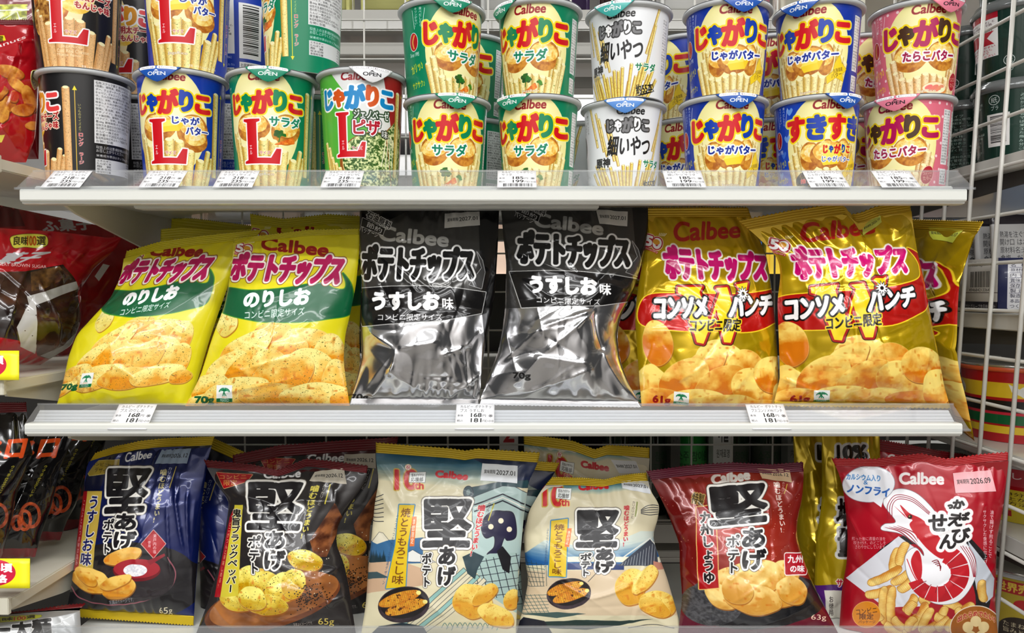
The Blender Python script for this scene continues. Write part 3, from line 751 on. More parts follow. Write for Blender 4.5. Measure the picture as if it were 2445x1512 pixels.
# ---------------------------------------------------------------- the gondola: shelves, price rails, wire grids
Z1 = float(at(1222, 222, .745)[2]) - 0.093
Z2 = Z1 - 0.2275
Z3 = float(at(463, 1493, .792)[2])
XL, XR = float(at(48, 470, .713)[0]), float(at(2308, 470, .713)[0])
def shelf(label, z, face_top, face_bot, rail_bot, rail_top, backing=False):
    root = thing('gondola_shelf', label, 'shelf', (0, .85, z))
    obj('shelf_board', box_bm((XL + .004, XR - .004, .728, .975, z - .009, z), bevel=.001), root, M_SHELF, False)
    # front edge: an extruded profile with a rounded nose and a lower groove
    pr = [(.728, face_bot), (.719, face_bot), (.716, face_bot + .0008), (.7155, face_bot + .0022), (.7135, face_bot + .0026), (.7125, face_bot + .0040), (.7125, face_top - .0015), (.714, face_top), (.728, face_top)]
    bm = bmesh.new(); rings = []
    for x in (XL, XR): rings.append([bm.verts.new((x, y, w)) for y, w in pr])
    n = len(pr)
    for i in range(n): bm.faces.new((rings[0][i], rings[0][(i + 1) % n], rings[1][(i + 1) % n], rings[1][i]))
    bm.faces.new(rings[0][::-1]); bm.faces.new(rings[1])
    obj('front_edge', bm, root, M_SHELF, False)
    # clear price rail, leaning back, over a ribbed strip
    ya, yb = .7125, .7355
    def slab(y0, z0, y1, z1, x0, x1, t, cut=0.0):
        bm = bmesh.new(); d = Vector((0, y1 - y0, z1 - z0)).normalized(); nrm = Vector((0, -d.z, d.y)) * t
        a = [Vector((x0, y0, z0)), Vector((x1, y0, z0)), Vector((x1 - cut, y1, z1)), Vector((x0 + cut, y1, z1))]
        f = [bm.verts.new(p) for p in a]; b = [bm.verts.new(p - nrm) for p in a]
        bm.faces.new(f); bm.faces.new(b[::-1])
        for i in range(4): bm.faces.new((f[i], b[i], b[(i + 1) % 4], f[(i + 1) % 4]))
        bmesh.ops.recalc_face_normals(bm, faces=bm.faces[:])
        return bm
    obj('price_rail', slab(ya, rail_bot, yb, rail_top, XL - .004, XR + .007, .0008, .003), root, M_RAIL, False)
    bm = bmesh.new()
    bm_box(bm, XL - .0045, XR + .0075, ya - .0012, ya + .0012, rail_bot - .0012, rail_bot + .0010)
    bm_box(bm, XL - .0015, XR + .0045, yb - .001, yb + .001, rail_top - .0008, rail_top + .0008)
    obj('rail_lip', bm, root, M_RAIL, False)
    if backing:
        bm = bmesh.new(); k = 7
        for i in range(k):
            t0, t1 = (i + .06) / k * .86, (i + .94) / k * .86
            y0, y1 = ya + .004 + (yb - ya) * t0, ya + .004 + (yb - ya) * t1; z0, z1 = rail_bot - .003 + (rail_top - rail_bot) * t0, rail_bot - .003 + (rail_top - rail_bot) * t1
            vs = [bm.verts.new(q) for q in ((XL, y0, z0), (XR, y0, z0), (XR, y1, z1), (XL, y1, z1), (XL, y0 + .0016, z0 - .0016), (XR, y0 + .0016, z0 - .0016), (XR, y1 + .0016, z1 - .0016), (XL, y1 + .0016, z1 - .0016))]
            for f in ((0, 1, 2, 3), (7, 6, 5, 4), (0, 4, 5, 1), (1, 5, 6, 2), (2, 6, 7, 3), (3, 7, 4, 0)): bm.faces.new([vs[j] for j in f])
        obj('ribbed_backing', bm, root, M_RAILW, False)
    for x, s in ((XL + .028, 1), (XR - .006, -1)):
        bm = bmesh.new(); w = .0016
        pts = [(.735, z - .009), (.972, z - .009), (.972, z - .062), (.93, z - .058), (.755, z - .024), (.737, z - .018)] if s > 0 else [(.89, z - .009), (.972, z - .009), (.972, z - .062), (.93, z - .05), (.90, z - .02)]
        A = [bm.verts.new((x - w, a, b)) for a, b in pts]; B = [bm.verts.new((x + w, a, b)) for a, b in pts]
        bm.faces.new(A); bm.faces.new(B[::-1])
        for i in range(len(pts)): bm.faces.new((A[i], B[i], B[(i + 1) % len(pts)], A[(i + 1) % len(pts)]))
        bmesh.ops.recalc_face_normals(bm, faces=bm.faces[:])
        obj('bracket', bm, root, M_SHELFU, False)
    # stiffening channel under the board
    obj('under_channel', box_bm((XL + .08, XR - .34, .766, .786, z - .0175, z - .009), bevel=.001), root, M_SHELF, False)
    return root
zt = lambda py, Y: float(at(1222, py, Y)[2])
shelf('white metal shelf with clear price rail under the potato stick cups', Z1, zt(451, .713), zt(487, .713), zt(450, .7125), zt(408, .7355))
shelf('white metal shelf with clear price rail holding the potato chip bags', Z2, zt(1012, .713), zt(1045, .713), zt(1027, .7125), zt(965, .7355), True)
shelf('white metal shelf at the bottom edge of the photo under the lowest bags', Z3, zt(1560, .713), zt(1600, .713), zt(1575, .7125), zt(1497, .7355))

def rail_tag(px, lines, yen, tax, label, mid, tilt=0.0, up=False):
    """paper price tag lying in the clear rail; mid: pixel row of the rail's foot, px: where its foot stands"""
    c = CV(92, 78, 2.6, (244, 244, 246))
    c.T(lines[0], (10, 3, 84, 13), (30, 30, 30)); c.T(lines[1], (10, 15, 10 + 74 * min(1, len(lines[1]) / 9), 25), (30, 30, 30))
    c.T('本体', (4, 32, 18, 39), (30, 30, 30)); c.T(yen, (36, 28, 62, 41), (20, 20, 20), b=.5); c.T('円', (64, 33, 72, 40), (30, 30, 30)); c.T('※', (78, 32, 88, 41), (40, 40, 40))
    c.T('税込', (4, 48, 18, 55), (30, 30, 30)); c.T(tax, (36, 44, 62, 57), (20, 20, 20), b=.5); c.T('円D-010', (64, 49, 90, 56), (30, 30, 30))
    barcode(c, 14, 60, 82, 74, int(px)); 
    m = print_mat('price_tag_print', c, 0.55, 0.0)
    x0 = float(at(px, mid, .7125)[0])
    za, zb = (ZR[0], ZR[1]) if up else (ZR[2], ZR[3])
    ya, yb = .7120, .7350; wd = .0372
    d = np.array([0, yb - ya, zb - za]); d /= np.linalg.norm(d); nrm = np.array([0, -d[2], d[1]])
    if nrm[1] > 0: nrm = -nrm
    u, v = np.meshgrid(np.linspace(0, 1, 6), np.linspace(0, 1, 6), indexing='ij')
    P = np.stack([x0 + u * wd + tilt * (1 - v), ya + (yb - ya) * (1 - v), za + (zb - za) * (1 - v)], -1) + nrm * (.0007 + .0003 * np.sin(u * 3.1)[..., None])
    o = sheet('price_tag', P, None, m, None, 0.0002)
    tag(o, label, 'price tag', 'price tags in the upper rail' if up else 'price tags in the lower rail')
ZR = (zt(450, .7125), zt(410, .7355), zt(1027, .7125), zt(967, .7355))
K = 'カルビー じゃがりこ'
for px, l2, a, b, lb in ((97, '明太チーズもんじゃL', '218', '235', 'price tag reading 218 yen at the left end of the upper rail'),
                         (331, 'じゃがバターL', '218', '235', 'price tag reading 218 yen below the front blue butter cup with a big L'),
                         (508, 'サラダ Lサイズ', '218', '235', 'price tag reading 218 yen below the green salad cup with a big L'),
                         (765, 'ジェノベーゼピザL', '218', '235', 'price tag reading 218 yen below the pizza flavour cup'),
                         (1187, 'サラダ', '185', '199', 'price tag reading 185 yen below the small green salad cups'),
                         (1592, '細いやつ サラダ', '185', '199', 'price tag reading 185 yen between the white cups and the blue cups'),
                         (1935, 'じゃがバター', '185', '199', 'price tag reading 185 yen below the blue cup with hearts'),
                         (2105, 'たらこバター', '185', '199', 'price tag reading 185 yen below the pink cups')):
    rail_tag(px, (K, l2), a, b, lb, 450, up=True)
for px, l1, l2, lb in ((257, 'カルビー ポテトチッ', 'プス のりしお', 'price tag reading 168 yen below the yellow chip bags'),
                       (1086, 'カルビー ポテトチッ', 'プス うすしお', 'price tag reading 168 yen below the black and silver chip bags'),
                       (1796, 'カルビー ポテトチッ', 'プスコンソメWパンチ', 'price tag reading 168 yen below the gold chip bags')):
    rail_tag(px, (l1, l2), '168', '181', lb, 1027)

def wire_panel(label, origin, du, dv, nu, nv, r=.0022):
    """welded wire grid: nu x nv rods along the two directions"""
    o = Vector(origin); du = Vector(du); dv = Vector(dv); bm = bmesh.new()
    nrm = du.cross(dv).normalized() * r * 1.6
    for i in range(nu): bm_rod(bm, o + du * i, o + du * i + dv * (nv - 1), r)
    for j in range(nv): bm_rod(bm, o + dv * j + nrm, o + dv * j + du * (nu - 1) + nrm, r * .9)
    return tag(obj('wire_grid', bm, None, M_WIRE), label, 'wire grid')
wire_panel('white wire grid panel standing upright along the right end of the shelves', (.4955, .675, ZC - .46), (0, .0482, 0), (0, -.0043, .0490), 9, 20)
wire_panel('white wire grid behind all the goods at the back of the shelves', (XL + .05, 1.006, ZC - .46), (.0545, 0, 0), (0, 0, .0487 * 1.05), 17, 20, .0013)
for x, lb in ((XL + .028, 'slotted steel upright post at the back left of the shelves'), (XR + .012, 'slotted steel upright post at the back right of the shelves')):
    bm = box_bm((x - .012, x + .012, .976, 1.0, 0.0, 1.75), bevel=.001)
    root = thing('upright_post', lb, 'post', (x, .99, 0)); obj('post_tube', bm, root, M_SHELFU, False)
    bm = bmesh.new()
    for k in range(70): bm_box(bm, x - .003, x + .003, .9752, .977, .35 + k * .02, .362 + k * .02)
    obj('post_slots', bm, root, M_DARK, False)
# shop floor and the far wall seen through the gaps
tag(obj('floor', box_bm((-3.5, 3.5, -3, 4.2, -.05, 0)), None, mat('floor_tiles', (128, 124, 118), .25, noise=.04, scale=5), False), kind='structure')
tag(obj('wall_back', box_bm((-3.5, 3.5, 4.2, 4.3, 0, 2.9)), None, mat('wall_paint', (238, 236, 232), .6, noise=.02, scale=3), False), kind='structure')
tag(obj('ceiling', box_bm((-3.5, 3.5, -3, 4.2, 2.9, 2.95)), None, mat('ceiling_panels', (236, 236, 234), .7, noise=.02, scale=3), False), kind='structure')
# ---------------------------------------------------------------- the cups
GREEN = (0, 128, 88); BLUE = (10, 50, 158); PINK = (222, 108, 128)
RG = [(206, 10, 24), (0, 132, 84), (206, 10, 24), (0, 132, 84), (206, 10, 24)]
RB = [(210, 14, 30), (14, 60, 170), (210, 14, 30), (14, 60, 170), (210, 14, 30)]
TK = [(176, 6, 84), (70, 40, 16), (176, 6, 84), (70, 40, 16), (176, 6, 84)]
def pm(n, cv): return print_mat(n, cv, 0.32, 0.25)
PS = {'salad': pm('salad_cup_print', cup_small(GREEN, 'salad', RG)), 'butter': pm('butter_cup_print', cup_small(BLUE, 'butter', RB)),
      'tarako': pm('cod_roe_cup_print', cup_small(PINK, 'tarako', TK, dots=True)), 'thin': pm('thin_stick_cup_print', cup_thin()),
      'suki': pm('hearts_cup_print', cup_small((14, 66, 186), 'butter', RB, s='すきすき'))}
PL = {'salad': pm('large_salad_cup_print', cup_large(GREEN, 'salad', RG, WHITE)), 'butter': pm('large_butter_cup_print', cup_large((16, 56, 166), 'butter', RB, WHITE)),
      'monja': pm('monja_cup_print', cup_large((26, 25, 26), 'monja', [(228, 60, 60), (214, 130, 20), (228, 60, 60), (226, 150, 20), (232, 66, 66)], WHITE)),
      'pizza': pm('pizza_cup_print', cup_large((86, 178, 60), 'pizza', [(0, 132, 196), (210, 84, 20), (0, 132, 196), (210, 84, 20), (0, 132, 196)], WHITE))}
TB = {'green': print_mat('green_tab_print', tab_art((20, 140, 106), WHITE), .35, .2), 'blue': print_mat('blue_tab_print', tab_art((24, 84, 176), WHITE), .35, .2),
      'pink': print_mat('pink_tab_print', tab_art((232, 128, 150), (40, 20, 30)), .35, .2), 'white': print_mat('white_tab_print', tab_art((240, 240, 242), (40, 40, 44)), .35, .2),
      'teal': print_mat('teal_tab_print', tab_art((70, 178, 170), WHITE), .35, .2), 'sky': print_mat('light_blue_tab_print', tab_art((84, 140, 214), WHITE), .35, .2),
      'cream': print_mat('yellow_tab_print', tab_art((238, 232, 140), (60, 40, 20)), .35, .2)}
HS, HL, RS, RL = 0.093, float(at(860, 158, .745)[2]) - Z1, .0455, .0466
def put(kind, big, px, lvl, rot, tab, trot, label, Y=None, group='potato stick cups', py=300):
    H, R = (HL, RL) if big else (HS, RS)
    Y = Y or (.745 + R)
    x = float(at(px, py, Y)[0])
    cup(label, (x, Y, Z1 + .0003 + lvl * (H + .0003)), H, R, (PL if big else PS)[kind], ('L' if big else 'S') + kind, rot, TB[tab] if tab else None, trot, group)
# large cups
put('monja', 1, 207, 0, -62, 'cream', -70, 'black large cup turned to its white ingredients panel, at the left end')
put('monja', 1, 190, 1, 21, None, 0, 'black large cup with red L and cod roe picture, stacked at the left end')
put('butter', 1, 436, 0, 7, 'blue', -5, 'blue large butter cup with red L, on the shelf between black and green cups')
put('butter', 1, 452, 1, 10, None, 0, 'blue large butter cup with red L, stacked on top of another blue cup')
put('salad', 1, 652, 0, 6, 'green', 12, 'green large salad cup with red L, on the shelf')
put('salad', 1, 722, 1, -77, None, 0, 'green large cup turned to show its ingredients panel, stacked on the salad and pizza cups', Y=.802, py=80)
put('pizza', 1, 865, 0, 4, 'white', 23, 'green and red large pizza cup with red L and white pull tab')
put('monja', 1, 352, 0, -100, None, 0, 'black large cup in shadow behind the gap between black and blue cups', Y=.895)
put('monja', 1, 338, 1, -11, None, 0, 'black large cup standing one row back, its logo half hidden beside the blue cup', Y=.895, py=100)
put('butter', 1, 575, 1, -163, None, 0, 'blue large cup showing a barcode side, stacked one row back beside the blue cup', Y=.898, py=100)
put('butter', 1, 566, 0, -110, None, 0, 'blue large cup one row back, showing only a strip of plain blue wall', Y=.895)
put('salad', 1, 762, 0, -62, None, 0, 'green large cup one row back, seen between salad and pizza cups', Y=.895)
# small cups
put('salad', 0, 1068, 0, 4, 'green', 17, 'green small salad cup on the shelf right of the pizza cup')
put('salad', 0, 1056, 1, 36, 'green', 18, 'green small salad cup stacked, turned so that its green side and red oval seal show')
put('salad', 0, 1284, 0, -18, 'green', -39, 'green small salad cup on the shelf left of the white cup')
put('salad', 0, 1286, 1, -20, 'green', -58, 'green small salad cup stacked, right beside the white cup')
put('thin', 0, 1488, 0, -2, 'sky', -6, 'white small thin stick cup on the shelf with a light blue pull tab', Y=.810)
put('thin', 0, 1500, 1, -25, 'teal', -29, 'white small thin stick cup stacked with a teal pull tab', Y=.798)
put('butter', 0, 1726, 0, -7, 'blue', 3, 'blue small butter cup on the shelf right of the white cups')
put('butter', 0, 1734, 1, -8, 'blue', 4, 'blue small butter cup stacked nearest the white cups')
put('suki', 0, 1948, 0, -8, 'blue', 16, 'blue small cup decorated with hearts, on the shelf')
put('butter', 0, 1950, 1, -39, 'blue', -45, 'blue small butter cup stacked on the cup with hearts')
put('tarako', 0, 2166, 0, -49, 'pink', -41, 'pink dotted small cod roe cup on the shelf')
put('tarako', 0, 2182, 1, -15, 'pink', 13, 'pink dotted small cod roe cup stacked on the other pink cup')
put('salad', 0, 1122, 1, -24, None, 0, 'green small cup one row back, peeping out behind the turned stacked salad cup', Y=.89, py=100)
put('salad', 0, 1128, 0, -70, None, 0, 'green small cup one row back on the shelf between two salad cups', Y=.89)
put('butter', 0, 1640, 1, -75, None, 0, 'blue small cup one row back, stacked and turned to its data panel', Y=.89, py=130)
put('butter', 0, 1642, 0, -33, None, 0, 'blue small butter cup one row back on the shelf beside the white cup', Y=.89)
put('butter', 0, 1838, 1, -23, None, 0, 'blue small cup one row back, stacked between two blue cups', Y=.89, py=130)
put('suki', 0, 1835, 0, -19, None, 0, 'blue small cup one row back on the shelf between two blue cups', Y=.89)
put('tarako', 0, 2046, 1, 19, None, 0, 'pink small cup one row back, stacked in the gap beside the pink cup', Y=.89, py=130)
put('tarako', 0, 2046, 0, -59, None, 0, 'pink small cup one row back on the shelf in the gap beside the pink cup', Y=.89)
put('thin', 0, 1396, 0, -75, None, 0, 'white small cup one row back between green cup and white cup', Y=.91)
# ---------------------------------------------------------------- artwork of the bags (drawn in photograph pixels of the bag that shows it best)
MAG = (178, 0, 84)
def chips(c, items, lo=(226, 150, 40), hi=(252, 226, 136), speck=None, seed=0, edge=(170, 100, 24), ns=.55):
    for i, it in enumerate(items):
        x, y, rx, ry = it[:4]; rot = it[4] if len(it) > 4 else 0
        sd = seed + i; rs = np.random.RandomState(sd); d = rs.uniform(-.5, .5); dx, dy = math.sin(d) * .5, math.cos(d)
        px, py = (c.mp(np.array([[x, y]]))[0]) / c.s
        def f(X, Y):
            n = fnoise(X * .045 + sd * 3.1, Y * .045 + sd, sd, 4)
            t = ((X - px) * dx + (Y - py) * dy) / max(rx, ry) * 1.1
            k = .46 + .85 * t * (1 - .3 * np.abs(t)) + 1.3 * (n - .5) + .25 * (sd % 3 - 1)
            k = k + .5 * np.exp(-((t - .3 + .8 * (n - .5)) / .14) ** 2) * (.4 + .6 * (sd % 3))
            col = mixc(hi, lo, k)
            col = mixc(col, (206, 112, 20), (vnoise(X * .12, Y * .12, sd + 5) - .74) * 3)
            if speck is not None: col = np.where((vnoise(X * ns, Y * ns, sd + 9) > .88)[..., None], np.array(speck, float), col)
            return col
        c.E(x + 1.5, y + 3, rx + .8, ry + .8, edge, rot, wob=.09, seed=sd, al=.8)
        c.E(x, y, rx, ry, f, rot, ol=((.9, tuple(int(v * .93) for v in hi)),), wob=.09, seed=sd)
def palm_mark(c, x, y, w, h):
    c.R(x, y, x + w, y + h, (246, 248, 244)); c.R(x, y + h * .78, x + w, y + h, (0, 110, 60)); c.T('MIXED', (x + w * .22, y + h * .81, x + w * .78, y + h * .97), WHITE)
    for k in range(9):
        a = math.radians(200 + k * 17.5); c.L([(x + w / 2, y + h * .36), (x + w / 2 + w * .3 * math.cos(a), y + h * .36 + h * .3 * math.sin(a) * .7), (x + w / 2 + w * .36 * math.cos(a), y + h * .44 + h * .3 * math.sin(a) * .3)], w * .04, (0, 120, 70), smooth=True)
    for k in (-1, 0, 1): c.L([(x + w / 2, y + h * .36), (x + w / 2 + k * w * .12, y + h * .64)], w * .05, (0, 120, 70))
    c.T('RSPO', (x + w * .34, y + h * .66, x + w * .66, y + h * .75), (220, 130, 60))
def fifty(c, x, y, s):
    c.T('50', (x, y, x + 44 * s, y + 26 * s), WHITE, ol=((4.4 * s, WHITE), (3 * s, (170, 16, 26)),), b=2 * s, rot=12); c.E(x + 30 * s, y + 12 * s, 9 * s, 6 * s, (226, 160, 40), 12)
    for k in range(5): c.L([(x + (36 + k * 3) * s, y - 2 * s), (x + (38 + k * 4) * s, y - 9 * s)], 1.2 * s, WHITE)
    c.T('anniversary', (x - 4 * s, y + 28 * s, x + 36 * s, y + 34 * s), WHITE, rot=14, ol=((1.5 * s, (170, 16, 26)),))
def chips_logo(c, q, fill, ol, b=4.4): c.T('ポテトチップス', q, fill, ol=ol, b=b)
def art_nori(c):
    fifty(c, 562, 582, .9)
    c.T('Calbee', (627, 568, 786, 584, 781, 612, 624, 595), (156, 8, 14), b=2.1)
    chips(c, [(541, 768, 24, 36, 15)], (222, 200, 90), (248, 236, 150), (90, 90, 30), 3)
    c.P([(530, 690), (600, 694), (680, 688), (760, 676), (800, 690), (822, 690), (826, 674), (818, 652), (838, 680), (842, 720), (832, 752), (780, 762), (736, 768), (660, 770), (600, 765), (526, 742)], (8, 92, 54), ol=((2.4, (60, 140, 40)),), smooth=True)
    chips_logo(c, (560, 604, 828, 612, 804, 680, 548, 668), MAG, ((6.2, (120, 60, 20)), (4.6, (244, 238, 226))))
    c.T('のりしお', (584, 699, 740, 689, 736, 726, 582, 734), WHITE, b=3)
    c.T('コンビニ限定サイズ', (584, 743, 727, 734, 725, 752, 583, 763), WHITE, b=.5)
    lo, hi = (232, 150, 24), (250, 232, 138); sp = (96, 92, 30)
    chips(c, [(640, 806, 56, 32, -24), (584, 836, 70, 34, -38), (736, 816, 58, 34, 8), (690, 838, 46, 36, -10), (545, 880, 56, 34, -40), (784, 850, 40, 50, 14), (608, 884, 74, 46, -24), (740, 880, 64, 46, 12), (500, 928, 50, 32, -30), (676, 900, 76, 50, -14), (566, 936, 78, 34, -10), (800, 910, 34, 50, 8), (650, 946, 84, 30, 4), (746, 944, 78, 30, -6), (470, 962, 40, 16, -20), (820, 956, 34, 20, 0)], lo, hi, sp, 20, ns=.6)
    c.T('70g', (464, 946, 512, 969), (0, 84, 44), b=1.6)
    palm_mark(c, 517, 920, 38, 41)
def art_salt(c):
    c.P([(780, 440), (1260, 440), (1260, 740), (1142, 752), (1060, 766), (1000, 770), (930, 774), (865, 780), (780, 786)], (70, 69, 67), met=.5)
    c.P([(1140, 440), (1260, 440), (1260, 900), (1166, 900), (1150, 740)], (14, 14, 15), met=.2)
    c.P([(820, 500), (862, 500), (868, 560), (940, 520), (990, 498), (1200, 495), (1200, 470), (820, 470)], (16, 16, 17), met=.2)
    c.P([(840, 690), (930, 684), (1010, 683), (1090, 688), (1160, 698), (1150, 748), (1060, 765), (1000, 769), (930, 773), (865, 779)], (28, 27, 27), met=.3, ol=((2, (200, 200, 198)),))
    c.P([(1120, 680), (1150, 640), (1138, 600), (1152, 622), (1158, 650), (1150, 690)], (60, 60, 60), ol=((1.2, (220, 220, 220)),))
    c.T('Calbee', (908, 540, 1072, 557, 1068, 589, 905, 573), (206, 206, 204), b=2.1, met=.6)
    chips_logo(c, (868, 586, 1130, 592, 1128, 668, 862, 668), (18, 18, 19), ((6.4, (40, 40, 40)), (4.8, (240, 240, 238))))
    c.T('うすしお', (887, 696, 1050, 742), WHITE, b=3.2); c.T('味', (1055, 710, 1083, 740), WHITE, b=1.2)
    c.T('コンビニ限定サイズ', (902, 749, 1056, 766), WHITE, b=.5)
    c.T('石油原料', (880, 502, 936, 532, 930, 548, 874, 518), (16, 16, 16), ol=((2.2, (236, 236, 234)),), b=.8); c.P([(866, 520), (920, 546), (914, 562), (862, 540)], (16, 16, 16), ol=((1.2, WHITE),)); c.T('節約', (878, 528, 914, 546, 910, 558, 874, 541), WHITE, b=.4)
    c.T('パッケージ', (860, 538, 906, 556, 900, 568, 858, 552), (230, 230, 228), b=.5)
    c.T('70g', (836, 940, 880, 962), (20, 20, 20), b=1.4)
def art_consomme(c):
    c.P([(1700, 440), (2280, 440), (2280, 480), (1700, 560)], (196, 164, 8), met=.5)
    c.P([(1850, 716), (1936, 700), (2040, 694), (2120, 686), (2190, 668), (2196, 640), (2184, 612), (2166, 592), (2196, 610), (2212, 660), (2216, 728), (2190, 752), (2135, 775), (2040, 782), (1932, 788), (1840, 778)], (188, 22, 16), ol=((3, (244, 210, 40)),), smooth=True, met=.2)
    chips(c, [(1890, 822, 40, 54, -15), (2060, 856, 66, 56, 8), (2016, 866, 64, 36, -34), (2130, 868, 56, 46, 10), (1880, 920, 44, 46, 10), (1966, 900, 76, 40, -28), (2064, 914, 78, 46, -24), (2156, 912, 66, 48, 8), (2200, 872, 48, 44, 0), (1906, 952, 60, 26, 0), (2000, 950, 80, 28, -8), (2100, 952, 80, 26, 4), (2190, 956, 70, 26, 0), (2240, 926, 40, 44, 0)],
          (212, 116, 12), (252, 222, 116), None, 50, (150, 76, 10))
    fifty(c, 1838, 572, 1.05)
    c.T('Calbee', (1914, 534, 2088, 520, 2088, 556, 1916, 580), (172, 18, 10), b=2.1)
    chips_logo(c, (1884, 592, 2164, 588, 2166, 652, 1908, 668), (200, 0, 108), ((4.6, (250, 240, 236)),), 4.6)
    W = [(1934, 686), (2000, 680), (1994, 694), (2024, 764), (2044, 690), (2034, 680), (2064, 676), (2092, 752), (2094, 676), (2086, 668), (2118, 660), (2116, 676), (2084, 806), (2066, 806), (2040, 730), (2012, 814), (1994, 812), (1950, 704), (1936, 700)]
    c.P(W, (244, 216, 24), ol=((7, (20, 10, 8)), (5.4, (176, 18, 14))))
    c.T('コンソメ', (1876, 716, 2014, 704, 2014, 748, 1878, 766), WHITE, ol=((4.2, (16, 12, 12)),), b=3.4); c.T('パンチ', (2078, 692, 2186, 684, 2184, 728, 2076, 746), WHITE, ol=((4.2, (16, 12, 12)),), b=3.4)
    st = [(2106 + (17 if k % 2 == 0 else 8) * math.cos(k * math.pi / 11), 688 + (17 if k % 2 == 0 else 8) * math.sin(k * math.pi / 11)) for k in range(22)]
    c.P(st, WHITE, ol=((1.6, (16, 12, 12)),)); c.E(2106, 688, 4.5, 4.5, (16, 12, 12))
    c.T('コンビニ限定', (1973, 758, 2106, 747, 2106, 776, 1974, 789), (22, 14, 6), ol=((3, (240, 214, 40)),), b=1.2)
    c.T('61g', (1886, 944, 1934, 968), (140, 12, 8), b=1.6); palm_mark(c, 1942, 932, 39, 30)
def kanji(c, q, kw): c.T('堅', q, (22, 20, 24), ol=((6.4, (60, 50, 40)), (5.2, (250, 248, 240))), b=4.2, **kw)
def kata(c, k, age, pot, ink=(22, 20, 24), kw={}):
    kanji(c, k, kw)
    c.T('あげ', age, ink, ol=((5.2, (60, 50, 40)), (4.2, (250, 248, 240))), b=2.4, vert=True); c.T('ポテト', pot, ink, ol=((4, (60, 50, 40)), (3.2, (250, 248, 240))), b=1.3, vert=True)
def art_blue(c):
    c.P([(100, 1020), (330, 1020), (250, 1130), (230, 1200), (200, 1250), (100, 1250)], (12, 16, 44)); c.P([(140, 1020), (560, 1020), (560, 1066), (300, 1078), (190, 1100)], (16, 18, 34))
    c.E(300, 1390, 190, 96, (24, 22, 26)); c.L([(165, 1390), (190, 1428), (260, 1444), (340, 1436), (400, 1410), (420, 1370), (400, 1330)], 3, (150, 84, 96), smooth=True); c.E(325, 1380, 92, 56, (40, 34, 38))
    c.P([(205, 1126), (222, 1102), (286, 1097), (284, 1112), (262, 1130), (212, 1137)], (150, 128, 40), ol=((1.4, (220, 200, 110)),)); c.T('コンビニ限定', (218, 1106, 278, 1115), (50, 36, 8), rot=6); c.T('デザイン', (226, 1118, 262, 1130), (50, 36, 8), rot=6)
    c.T('Calbee', (306, 1079, 364, 1077, 358, 1094, 299, 1103), WHITE, b=1)
    c.P([(198, 1173), (208, 1173), (188, 1362), (176, 1362)], (150, 16, 24)); c.P([(208, 1173), (244, 1173), (221, 1362), (187, 1362)], (196, 168, 70))
    c.T('うすしお味', (214, 1186, 237, 1186, 216, 1350, 192, 1350), (20, 24, 84), ol=((2, WHITE),), b=1.4, vert=True); c.T('こんぶとかつおWの旨み', (199, 1196, 203, 1196, 185, 1350, 180, 1350), (230, 200, 200), vert=True)
    kata(c, (255, 1122, 362, 1123, 340, 1220, 251, 1224), (276, 1228, 330, 1230, 320, 1310, 272, 1308), (248, 1240, 272, 1240, 262, 1324, 244, 1322))
    c.T('噛むほどうまい!', (384, 1121, 399, 1121, 377, 1248, 365, 1248), (244, 226, 150), b=.8, vert=True); c.T('カリカリッと', (402, 1116, 410, 1116, 398, 1170, 391, 1170), WHITE, vert=True); c.L([(420, 1114), (404, 1166)], 2.4, (214, 190, 90))
    c.P([(366, 1266), (395, 1299), (366, 1333), (338, 1299)], (176, 22, 34), ol=((1.6, (236, 200, 190)),)); c.T('瀬戸内の塩', (365, 1276, 373, 1322), WHITE, vert=True); c.T('使用', (353, 1292, 360, 1308), WHITE, vert=True)
    chips(c, [(294, 1328, 48, 17, -14)], (226, 160, 60), (248, 214, 130), None, 5)
    c.E(327, 1362, 56, 27, (110, 10, 24)); c.E(327, 1358, 54, 23, (164, 30, 44)); c.E(323, 1362, 28, 15, chipcol((214, 216, 226), (255, 255, 255), .3, 4)); c.P([(350, 1340), (392, 1322), (394, 1328), (358, 1350)], (140, 24, 40))
    chips(c, [(218, 1386, 44, 30, 18), (206, 1376, 30, 16, 40), (284, 1404, 42, 24, -14), (276, 1390, 38, 14, -16)], (214, 140, 30), (250, 208, 104), None, 9)
    c.T('65g', (379, 1450, 412, 1471), (236, 226, 190), b=.4); c.T('写真はイメージです。', (262, 1430, 320, 1440), (180, 180, 190), rot=-8)
